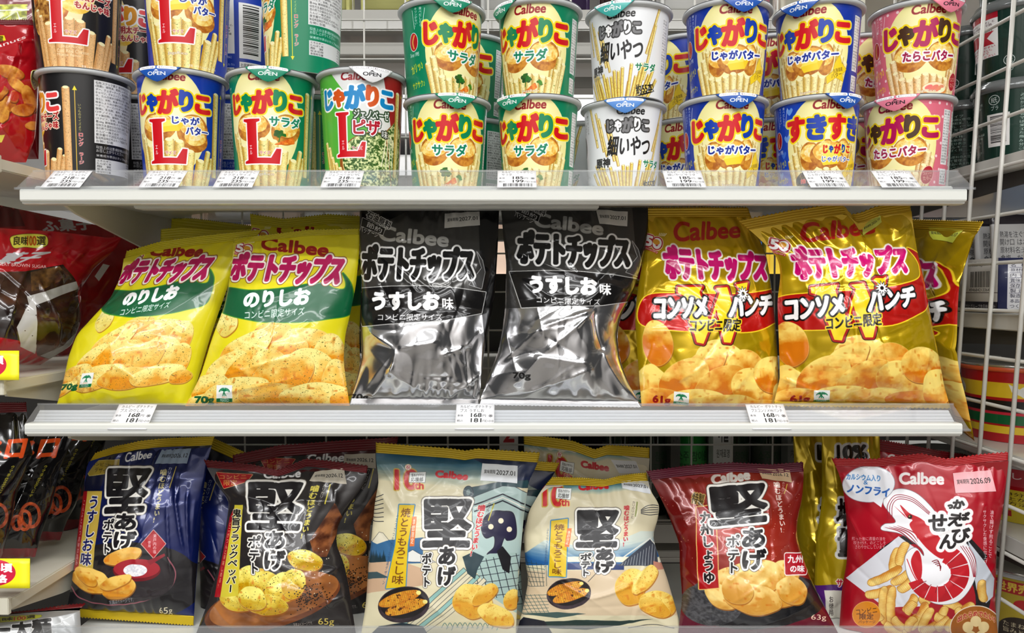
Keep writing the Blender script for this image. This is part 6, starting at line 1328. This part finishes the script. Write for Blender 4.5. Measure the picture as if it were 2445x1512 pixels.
ZA = right_shelf('grey shelf of the right gondola under the dark green soup cups', zr(352)); ZB = right_shelf('grey shelf of the right gondola under the blue carton', zr(752)); ZCC = right_shelf('grey shelf of the right gondola under the banded noodle cup', zr(1096), .012, False); ZD = right_shelf('lowest grey shelf of the right gondola at the lower right edge', zr(1296))
right_shelf('unseen upper grey shelf of the right gondola, added to shade the soup cups', ZA + .300, br=False)  # unseen shelf, added to keep the ceiling light off the soup cups
SOUP = ['みそタイプ', '(国内製造)(食塩、大豆', 'かつお節粉末、しょうゆ', 'ン酸等)、(一部に', '届け、常温', '会社 長野県', 'マルコメ株', 'は賞味期限を', '栄養成分表示', 'エネルギー 43kcal', 'たんぱく質……2.4g', '脂質…………1.1g', 'みその原料の大豆は', '分けて管理さ', 'この商品に含まれるア', 'ホームページにア']
def soup_art(seed):
    c = CV(600, 190, 1.5, (12, 48, 38))
    for k in range(3):
        x = 20 + k * 200; textblock(c, SOUP, x, 14, x + 110, 10.2, (206, 214, 208)); c.R(x + 122, 60, x + 178, 150, (232, 230, 228)); barcode(c, x + 130, 66, x + 170, 140, seed + k, True)
        c.T('紙', (x + 134, 14, x + 150, 30), (230, 230, 230)); c.E(x + 142, 22, 14, 14, None, ol=()); c.L([(x + 142 + 13 * math.cos(q), 22 + 13 * math.sin(q)) for q in np.linspace(0, 6.2, 16)], 1.6, (230, 230, 230)); c.T('プラ', (x + 134, 38, x + 152, 50), (230, 230, 230))
    return c
def soup_art_red():
    c = CV(600, 190, 1.5, (12, 46, 36))
    for k in range(3):
        x = 20 + k * 200; c.R(x, 0, x + 120, 120, (232, 230, 228)); c.R(x, 0, x + 120, 16, (176, 20, 40)); c.R(x + 10, 52, x + 60, 84, (176, 20, 40)); c.P([(x + 70, 50), (x + 110, 50), (x + 90, 66), (x + 110, 86), (x + 70, 86)], (176, 20, 40))
        textblock(c, ['カップの中に「みそ」と', 'カップの内側線まで熱', '注意ください。', '熱湯(約200ml)'], x + 6, 20, x + 112, 8, (60, 30, 40)); textblock(c, ['●ふたは外れやすい', 'ご注意ください。', '●ふたのフチで', 'ようご注意ください'], x + 6, 88, x + 112, 8, (170, 20, 40))
        c.T('紙', (x + 138, 130, x + 154, 146), (230, 230, 230)); c.T('プラ', (x + 138, 156, x + 156, 168), (230, 230, 230)); c.L([(x + 146 + 13 * math.cos(q), 138 + 13 * math.sin(q)) for q in np.linspace(0, 6.2, 16)], 1.6, (230, 230, 230))
    return c
M_SOUP = [print_mat('soup_cup_print', soup_art(3), .25, .4), print_mat('soup_cup_print', soup_art_red(), .25, .4)]
M_CLEARLID = mat('clear_lid', (120, 124, 124), .12, .3, coat=.5)
def jar(name, label, cat, c, prof, pm_, lidprof, lidm, rot=0, group=None, extra=None):
    root = thing(name, label, cat, c, group); root.rotation_euler = (0, 0, math.radians(rot))
    V, F, uv = lathe(prof, 56); o = obj('cup_body', mesh('cup_body', V, F, uv, pm_)); o.parent = root
    V, F, _ = lathe(lidprof, 56); o = obj('lid', mesh('lid', V, F, None, lidm)); o.parent = root
    V, F, _ = lathe([(0, .0004), (prof[0][0] * .96, .0004), (prof[0][0], 0)], 40); o = obj('cup_base', mesh('cup_base', V, F, None, pm_)); o.parent = root
def soup(px, Y, z, k, rot, label):
    r = .0415; h = .085; x = XG + .006 + r + (px if px < .2 else 0)
    prof = [(r * .84, 0), (r * .86, .004)] + [(r * (.86 + .13 * t), .004 + (h - .016) * t) for t in np.linspace(.1, 1, 6)]
    lid = [(r * .985, h - .012), (r * 1.05, h - .011), (r * 1.06, h - .007), (r * 1.0, h - .004), (r * .96, h), (r * .8, h + .0004), (r * .78, h - .002), (0, h - .002)]
    jar('soup_cup', label, 'cup', (x, Y, z), prof, M_SOUP[k], lid, M_CLEARLID, rot, 'dark green soup cups')
for Y, lv, k, rot, lb in ((.832, 0, 0, 20, 'dark green soup cup on the right shelf nearest the photo edge'), (.834, 1, 1, 38, 'dark green soup cup with white and red panel, stacked nearest the right edge'),
                          (.926, 0, 0, 100, 'dark green soup cup on the right shelf behind the wire grid, second in depth'), (.924, 1, 1, 30, 'dark green soup cup with white and red panel, stacked second in depth'),
                          (1.02, 0, 0, 60, 'dark green soup cup on the right shelf, deepest one beside the pink cups'), (1.02, 1, 0, 0, 'dark green soup cup stacked deepest beside the pink cup')):
    soup(0, Y, ZA + .0004 + lv * .0856, k, rot, lb)
for Y, lv in ((.832, 2),): soup(0, Y, ZA + .0004 + 2 * .0856, 0, 0, 'dark green soup cup at the top right corner')
# carton with sachets
def box_print():
    c = CV(200, 110, 2.6, (26, 34, 74))
    return c
def carton():
    y0, y1, x0, x1 = .789, .885, XG + .004, XG + .10; z0, z1 = ZB + .0004, ZB + .058
    root = thing('carton', 'navy blue open carton with data table and barcode on the right shelf', 'carton', ((x0 + x1) / 2, (y0 + y1) / 2, z0))
    cf = CV(100, 60, 4, (24, 32, 78)); cf.R(10, 4, 98, 56, (236, 236, 240), 2)
    rows = ('名  称 即席みそ', '原材料名 米みそ', '内 容 量 10食', '賞味期限 枠外', '保存方法 高温', '製 造 者 アサヒ', '製造所:岡山県', '本品製造工場', 'つくり方 内袋')
    for i, s_ in enumerate(rows): cf.T(s_, (13, 5.6 + i * 5.6, 13 + 5.2 * len(s_), 9.8 + i * 5.6), (30, 30, 50)); 
    for i in range(6): cf.L([(12, 10.4 + i * 5.6), (96, 10.4 + i * 5.6)], .4, (60, 60, 90))
    cs = CV(100, 60, 4, (190, 186, 178)); cs.R(0, 48, 100, 60, (24, 24, 40)); cs.R(0, 0, 12, 48, (210, 206, 200)); cs.T('商品用JAN', (50, 3, 84, 9), (40, 36, 34)); barcode(cs, 52, 14, 88, 32, 9); cs.T('4946842133642', (50, 33, 90, 36.5), (40, 36, 34)); cs.L([(40, 38), (100, 38)], .6, (60, 50, 50)); cs.T('アサヒグループ食品株式会社', (40, 51, 98, 56), (220, 220, 220))
    t = .0008
    def wall(p, nm, m): 
        o = sheet(nm, np.array(p, float).reshape(2, 2, 3), None, m, root, .0008)
    wall([[(x0, y0, z1), (x0, y0, z0)], [(x1, y0, z1), (x1, y0, z0)]], 'front_panel', print_mat('carton_print', cf, .4, .2))
    wall([[(x0, y1, z1), (x0, y1, z0)], [(x0, y0, z1), (x0, y0, z0)]], 'side_panel', print_mat('carton_print', cs, .45, .15))
    nav = mat('carton_board', (24, 32, 78), .5)
    wall([[(x1, y0, z1), (x1, y0, z0)], [(x1, y1, z1), (x1, y1, z0)]], 'side_panel', nav); wall([[(x1, y1, z1), (x1, y1, z0)], [(x0, y1, z1), (x0, y1, z0)]], 'rear_panel', nav)
    obj('carton_bottom', box_bm((x0, x1, y0, y1, z0, z0 + .001)), root, nav, False)
    sc = CV(60, 80, 4, (196, 196, 196)); textblock(sc, ['熱湯を注ぐだけ', '開け口 はお取', '原材料名:米みそ', '食塩、だし、', 'カップ食品', '栄養士推奨', '0120630611', 'www.asahi-gf.co.jp'], 6, 14, 54, 6.6, (50, 50, 54)); sc.R(0, 0, 60, 8, (30, 24, 34)); sc.T('Asahi', (24, 66, 46, 74), (30, 30, 40), sk=2, b=.4); sc.R(52, 0, 60, 60, (150, 20, 60))
    ms = print_mat('sachet_print', sc, .3, .4, .1, 50)
    for i, (ya, lb) in enumerate(((.802, 'silver soup sachet standing in the navy carton, nearest the grid corner'), (.829, 'silver soup sachet in the navy carton, second from the front'), (.856, 'silver soup sachet in the navy carton, at the back'))):
        n = 14; u, v = np.meshgrid(np.linspace(0, 1, n), np.linspace(0, 1, n), indexing='ij')
        yy = ya - .003 * np.sin(u * math.pi) * np.sin(v * math.pi) + .010 * (1 - v) + .002 * np.sin(u * 8 + i)
        P = np.stack([x0 + .004 + u * .082, yy, z0 + .003 + (1 - v) * .101 + .001 * np.sin(u * 90) * (v < .01)], -1)
        o = sheet('soup_sachet', P, None, ms, None, .004); tag(o, lb, 'sachet', 'soup sachets in the carton')
carton()
# instant noodle cups below
def noodle_art(kind):
    c = CV(600, 150, 1.6, (176, 16, 28))
    if kind == 'band':
        for y0, y1, k in ((0, 24, (176, 16, 28)), (24, 56, (232, 196, 40)), (56, 62, (176, 16, 28)), (62, 86, (24, 22, 22)), (86, 92, (200, 40, 60)), (92, 112, (8, 96, 50)), (112, 116, (176, 16, 28)), (116, 132, (232, 196, 40)), (132, 150, (176, 16, 28))): c.R(0, y0, 600, y1, k)
        for x in (80, 250, 420): c.E(x, 42, 30, 17, (236, 236, 232)); c.P([(x - 28, 36), (x - 46, 26), (x - 40, 44), (x - 22, 52)], (236, 236, 232)); c.T('お湯を', (x - 16, 29, x + 12, 39), (30, 24, 24)); c.T('注ぐだけ', (x - 20, 41, x + 22, 54), (30, 24, 24), b=.5)
    elif kind == 'dark':
        c.R(0, 0, 600, 150, (96, 14, 24))
        for x in (10, 160, 310, 460): c.R(x, 18, x + 110, 110, (196, 192, 196)); textblock(c, INGR[:12], x + 4, 22, x + 106, 7.2, (50, 40, 50)); c.R(x, 112, x + 110, 128, (200, 180, 50)); c.T('容器包装 22.5', (x + 6, 116, x + 80, 124), (50, 40, 20))
    elif kind == 'gold':
        c.R(0, 0, 600, 150, (182, 160, 40)); c.R(0, 6, 600, 28, (176, 24, 28))
        for x in (30, 180, 330, 480): c.T('世界売上', (x, 8, x + 70, 26), (236, 206, 70), b=1); c.E(x + 44, 46, 16, 10, (190, 20, 30)); c.E(x + 40, 100, 42, 32, (40, 26, 16)); textblock(c, ['たまねぎの', '旨みと濃厚', 'バターのコ', 'トトトー'], x + 10, 78, x + 72, 11, (236, 226, 190))
    else:
        c.R(0, 0, 600, 50, (186, 60, 70)); c.R(0, 60, 600, 112, (206, 186, 50)); c.R(0, 112, 600, 150, (190, 170, 40))
        for x in (20, 170, 320, 470): c.T('おいしい', (x, 12, x + 80, 30), WHITE, b=.6); textblock(c, ['熱湯3分で', '出来上がる。', '調理方法'], x, 66, x + 90, 13, (60, 40, 20)); c.R(x, 118, x + 40, 134, (160, 20, 30))
    return c
M_FOILLID = mat('foil_lid', (214, 212, 206), .22, .85, bump=.4, scale=70)
M_ORIM = mat('orange_rim', (222, 96, 50), .35)
def noodle(x, Y, z, r, h, kind, rot, label):
    root = thing('noodle_cup', label, 'cup', (x, Y, z), 'instant noodle cups'); root.rotation_euler = (0, 0, math.radians(rot))
    V, F, uv = lathe([(r * .80, 0)] + [(r * (.80 + .16 * t), .002 + (h - .006) * t) for t in np.linspace(0, 1, 8)], 64)
    o = obj('cup_body', mesh('cup_body', V, F, uv, print_mat('noodle_cup_print', noodle_art(kind), .3, .3))); o.parent = root
    V, F, _ = lathe([(r * .96, h - .005), (r * 1.0, h - .004), (r * 1.01, h - .002), (r * .99, h)], 64); o = obj('rim', mesh('rim', V, F, None, M_ORIM if kind == 'band' else M_RIM)); o.parent = root
    V, F, _ = lathe([(r * .97, h - .001), (r * 1.0, h + .0015), (r * .98, h + .003), (0, h + .0035)], 64); o = obj('lid', mesh('lid', V, F, None, M_FOILLID)); o.parent = root
    V, F, _ = lathe([(0, .0006), (r * .8, 0)], 40); o = obj('cup_base', mesh('cup_base', V, F, None, M_RIM)); o.parent = root
zf = lambda py, Y: float(at(2400, py, Y)[2])
noodle(XG + .068, .848, ZCC + .0004, .060, zf(884, .788) - ZCC, 'band', 14, 'noodle cup with red, yellow, black and green bands and orange rim')
noodle(XG + .066, .982, ZCC + .0004, .058, zf(862, .92) - ZCC, 'dark', 30, 'dark red noodle cup with grey text panel, behind the banded cup')
noodle(XG + .072, .830, ZD + .0004, .062, zf(1122, .77) - ZD, 'red', 0, 'red and yellow noodle cup on the low right shelf beside the shrimp bag')
noodle(XG + .068, .972, ZD + .0004, .058, zf(1112, .91) - ZD, 'dark', 70, 'dark red noodle cup deep on the low right shelf')
noodle(XG + .068, .830, ZD - .150, .060, .098, 'gold', 10, 'gold noodle cup with red band at the lower right corner')

# ---------------------------------------------------------------- what shows at the back, beyond the wire grid
M_BACKSH = mat('back_shelf_paint', (168, 166, 158), .4, coat=.2)
def back_shelf(label, z, y0=1.10, y1=1.42, ex=True):
    root = thing('back_shelf', label, 'shelf', (0, 1.25, z))
    obj('shelf_board', box_bm((-.62, .47, y0, y1, z - .03, z), bevel=.002), root, M_BACKSH, False)
    if ex:
        for k, dz in enumerate((-.062, -.086)): obj('stiffener', box_bm((-.62, .47, y0 + .01 + k * .09, y0 + .05 + k * .09, z + dz, z + dz + .018), bevel=.001), root, M_BACKSH, False)
    return root
zb = lambda py, Y: float(at(1222, py, Y)[2])
back_shelf('grey shelf of the far gondola seen through the gap between the cups', zb(22, 1.10)); back_shelf('grey shelf of the far gondola low behind the cups', zb(420, 1.10)); back_shelf('dark shelf of the far gondola behind the chip bags', zb(880, 1.10), ex=False); back_shelf('low shelf of the far gondola behind the lower bags', zb(1250, 1.10))
rs = np.random.RandomState(31)
tagrow = []
PK = [('purple', (90, 60, 120)), ('dark green', (60, 100, 60)), ('pale yellow', (206, 204, 130)), ('pale yellow', (206, 204, 130)), ('black', (50, 44, 48)), ('grey white', (214, 214, 210)), ('dark purple', (60, 40, 80)), ('dark brown', (60, 40, 40)), ('white', (236, 236, 232)), ('pink', (232, 150, 170)), ('cream', (220, 216, 196))]
for i, (cn, cc) in enumerate(PK):
    x = -.45 + i * .088
    c = CV(60, 80, 2, cc); c.T(['お菓子', '徳用', '新発売', 'ラーメン'][i % 4], (8, 56, 52, 70), (110, 110, 60) if i % 2 == 0 else (150, 30, 50), b=.6); c.R(6, 6, 54, 48, tuple(min(255, v + 20) for v in cc))
    z = zb(22, 1.10) + .0004; root = thing('food_packet', cn + (' packets' if 0 else ' packet') + ' on the far upper shelf seen over the cups', 'packet', (x, 1.15, z), 'pale yellow packets on the far shelf' if cn == 'pale yellow' else 'food packets on the far upper shelf')
    obj('packet_body', box_bm((x - .036, x + .036, 1.115, 1.16, z, z + .10), bevel=.006, seg=3), root, print_mat('packet_print', c, .3, .3), True)
tag(obj('added_dark_board', box_bm((-1.4, .98, 1.425, 1.44, ZC - .75, Z2 + .16), bevel=.001), None, mat('gap_dark_colour', (52, 50, 47), .6), False), 'added dark board that blackens the gaps behind the bottles', 'panel')  # dark board added so that the gaps behind the lower bags go dark
# bottles and cartons behind the lower shelf
M_GLASSG = mat('green_glass', (10, 120, 40), .08, coat=.5, spec=.6)
M_GLASSD = mat('dark_green_glass', (8, 34, 18), .08, coat=.5, spec=.6)
z = zb(1250, 1.10) + .0004
for i, px in enumerate((1480, 1560, 1646, 1745, 1836)):
    x = float(at(px, 1100, 1.16)[0]); root = thing('glass_bottle', 'bright green glass bottle beyond the wire grid behind the soy sauce bag' if i == 2 else 'dark green glass bottle beyond the wire grid behind the lower bags', 'bottle', (x, 1.16, z), None if i == 2 else 'green bottles beyond the grid')
    V, F, _ = lathe([(0, .001), (.024, 0), (.027, .004), (.027, .12), (.024, .135), (.012, .155), (.011, .172), (.013, .173), (.013, .18), (0, .18)], 32); o = obj('bottle_glass', mesh('bottle_glass', V, F, None, M_GLASSG if i == 2 else M_GLASSD)); o.parent = root
    c = CV(170, 60, 1.6, (70, 160, 80) if i == 2 else (60, 66, 56)); textblock(c, ['소주 참이슬', '원재료명', '알코올'], 60, 8, 110, 14, (20, 60, 30))
    V, F, uv = lathe([(.0273, .03), (.0273, .11)], 32); o = obj('bottle_label', mesh('bottle_label', V, F, uv, print_mat('bottle_label_print', c, .4, .1))); o.parent = root
for i, (px, w, lb, lines, k) in enumerate(((1604, 22, 'grey carton', ['원재료', '정제수'], (60, 62, 54)), (1715, 46, 'grey white carton with black characters beyond the wire grid', ['이슬', '원재료명', '용량 360ml'], (190, 192, 188)), (1886, 40, 'grey carton with small print beyond the wire grid', ['成分表示', '内容量'], (110, 112, 108)), (1215, 44, 'white carton beyond the wire grid behind the corn bags', ['2', '食品'], (206, 206, 202)))):
    x = float(at(px, 1100, 1.13)[0]); hw = w / 2 * 1.13 / 1800
    c = CV(60, 130, 2, k)
    c.T(lines[0], (12, 8, 48, 34), (26, 26, 24) if px != 1215 else (170, 20, 30), b=.8)
    for j, l in enumerate(lines[1:]): c.T(l, (10, 42 + j * 16, 50, 52 + j * 16), (50, 50, 46))
    if i == 0: lb = 'narrow dark grey carton beyond the wire grid beside the bright green bottle'
    root = thing('carton', lb, 'carton', (x, 1.125, z)); 
    P = [[(x - hw, 1.105, z + .16), (x - hw, 1.105, z)], [(x + hw, 1.105, z + .16), (x + hw, 1.105, z)]]
    sheet('carton_front', np.array(P), None, print_mat('carton_front_print', c, .5, .1), root); obj('carton_box', box_bm((x - hw, x + hw, 1.1055, 1.132, z, z + .16)), root, mat('carton_card', k, .5), False)
# far aisle: bright shelf with cartons, seen through the gaps
far = [(-1.2 + .16 * i) for i in range(17)]
root = thing('far_shelf', 'white shelf rack across the next aisle seen through the gaps', 'shelf', (0, 2.6, 0))
for k, zz in enumerate((.75, 1.02, 1.30, 1.55, 1.8)): obj('rack_board', box_bm((-1.5, 1.9, 2.5, 2.9, zz - .03, zz), bevel=.003), root, M_RAILW, False)
obj('rack_back', box_bm((-1.5, 1.9, 2.9, 2.92, 0, 2.1)), root, M_RAILW, False)
FC = [(250, 214, 190), (240, 240, 238), (250, 206, 180), (236, 238, 240), (60, 130, 200), (250, 206, 60), (236, 200, 150), (40, 110, 180), (200, 60, 50)]
FN = ['peach', 'white', 'peach', 'white', 'blue', 'yellow', 'tan', 'blue', 'red']
mats = {}
for k, zz in enumerate((1.02, 1.30, 1.55)):
    for i in range(21):
        j = (i * 5 + k * 3) % 4 if i < 14 else 4 + (i * 3 + k) % 5
        x = -1.4 + i * .155; h = .16 + .05 * ((i * 7 + k) % 3) / 3
        if j not in mats: mats[j] = mat('far_packet_paint', FC[j], .4, noise=.12, scale=30)
        root = thing('far_packet', FN[j] + ' packet on the rack across the next aisle', 'packet', (x, 2.58, zz + .0005), FN[j] + ' packets on the far rack')
        obj('packet_body', box_bm((x - .07, x + .07, 2.53, 2.64, zz + .0005, zz + h), bevel=.01, seg=2), root, mats[j], False)
# dark aisle side behind the photographer, mirrored in the foil
tag(obj('wall_front', box_bm((-3.5, 3.5, -2.6, -2.5, 0, 2.9)), None, mat('aisle_side', (196, 192, 188), .6, noise=.45, scale=3.2), False), kind='structure')
bpy.data.objects.remove(_to, do_unlink=True)
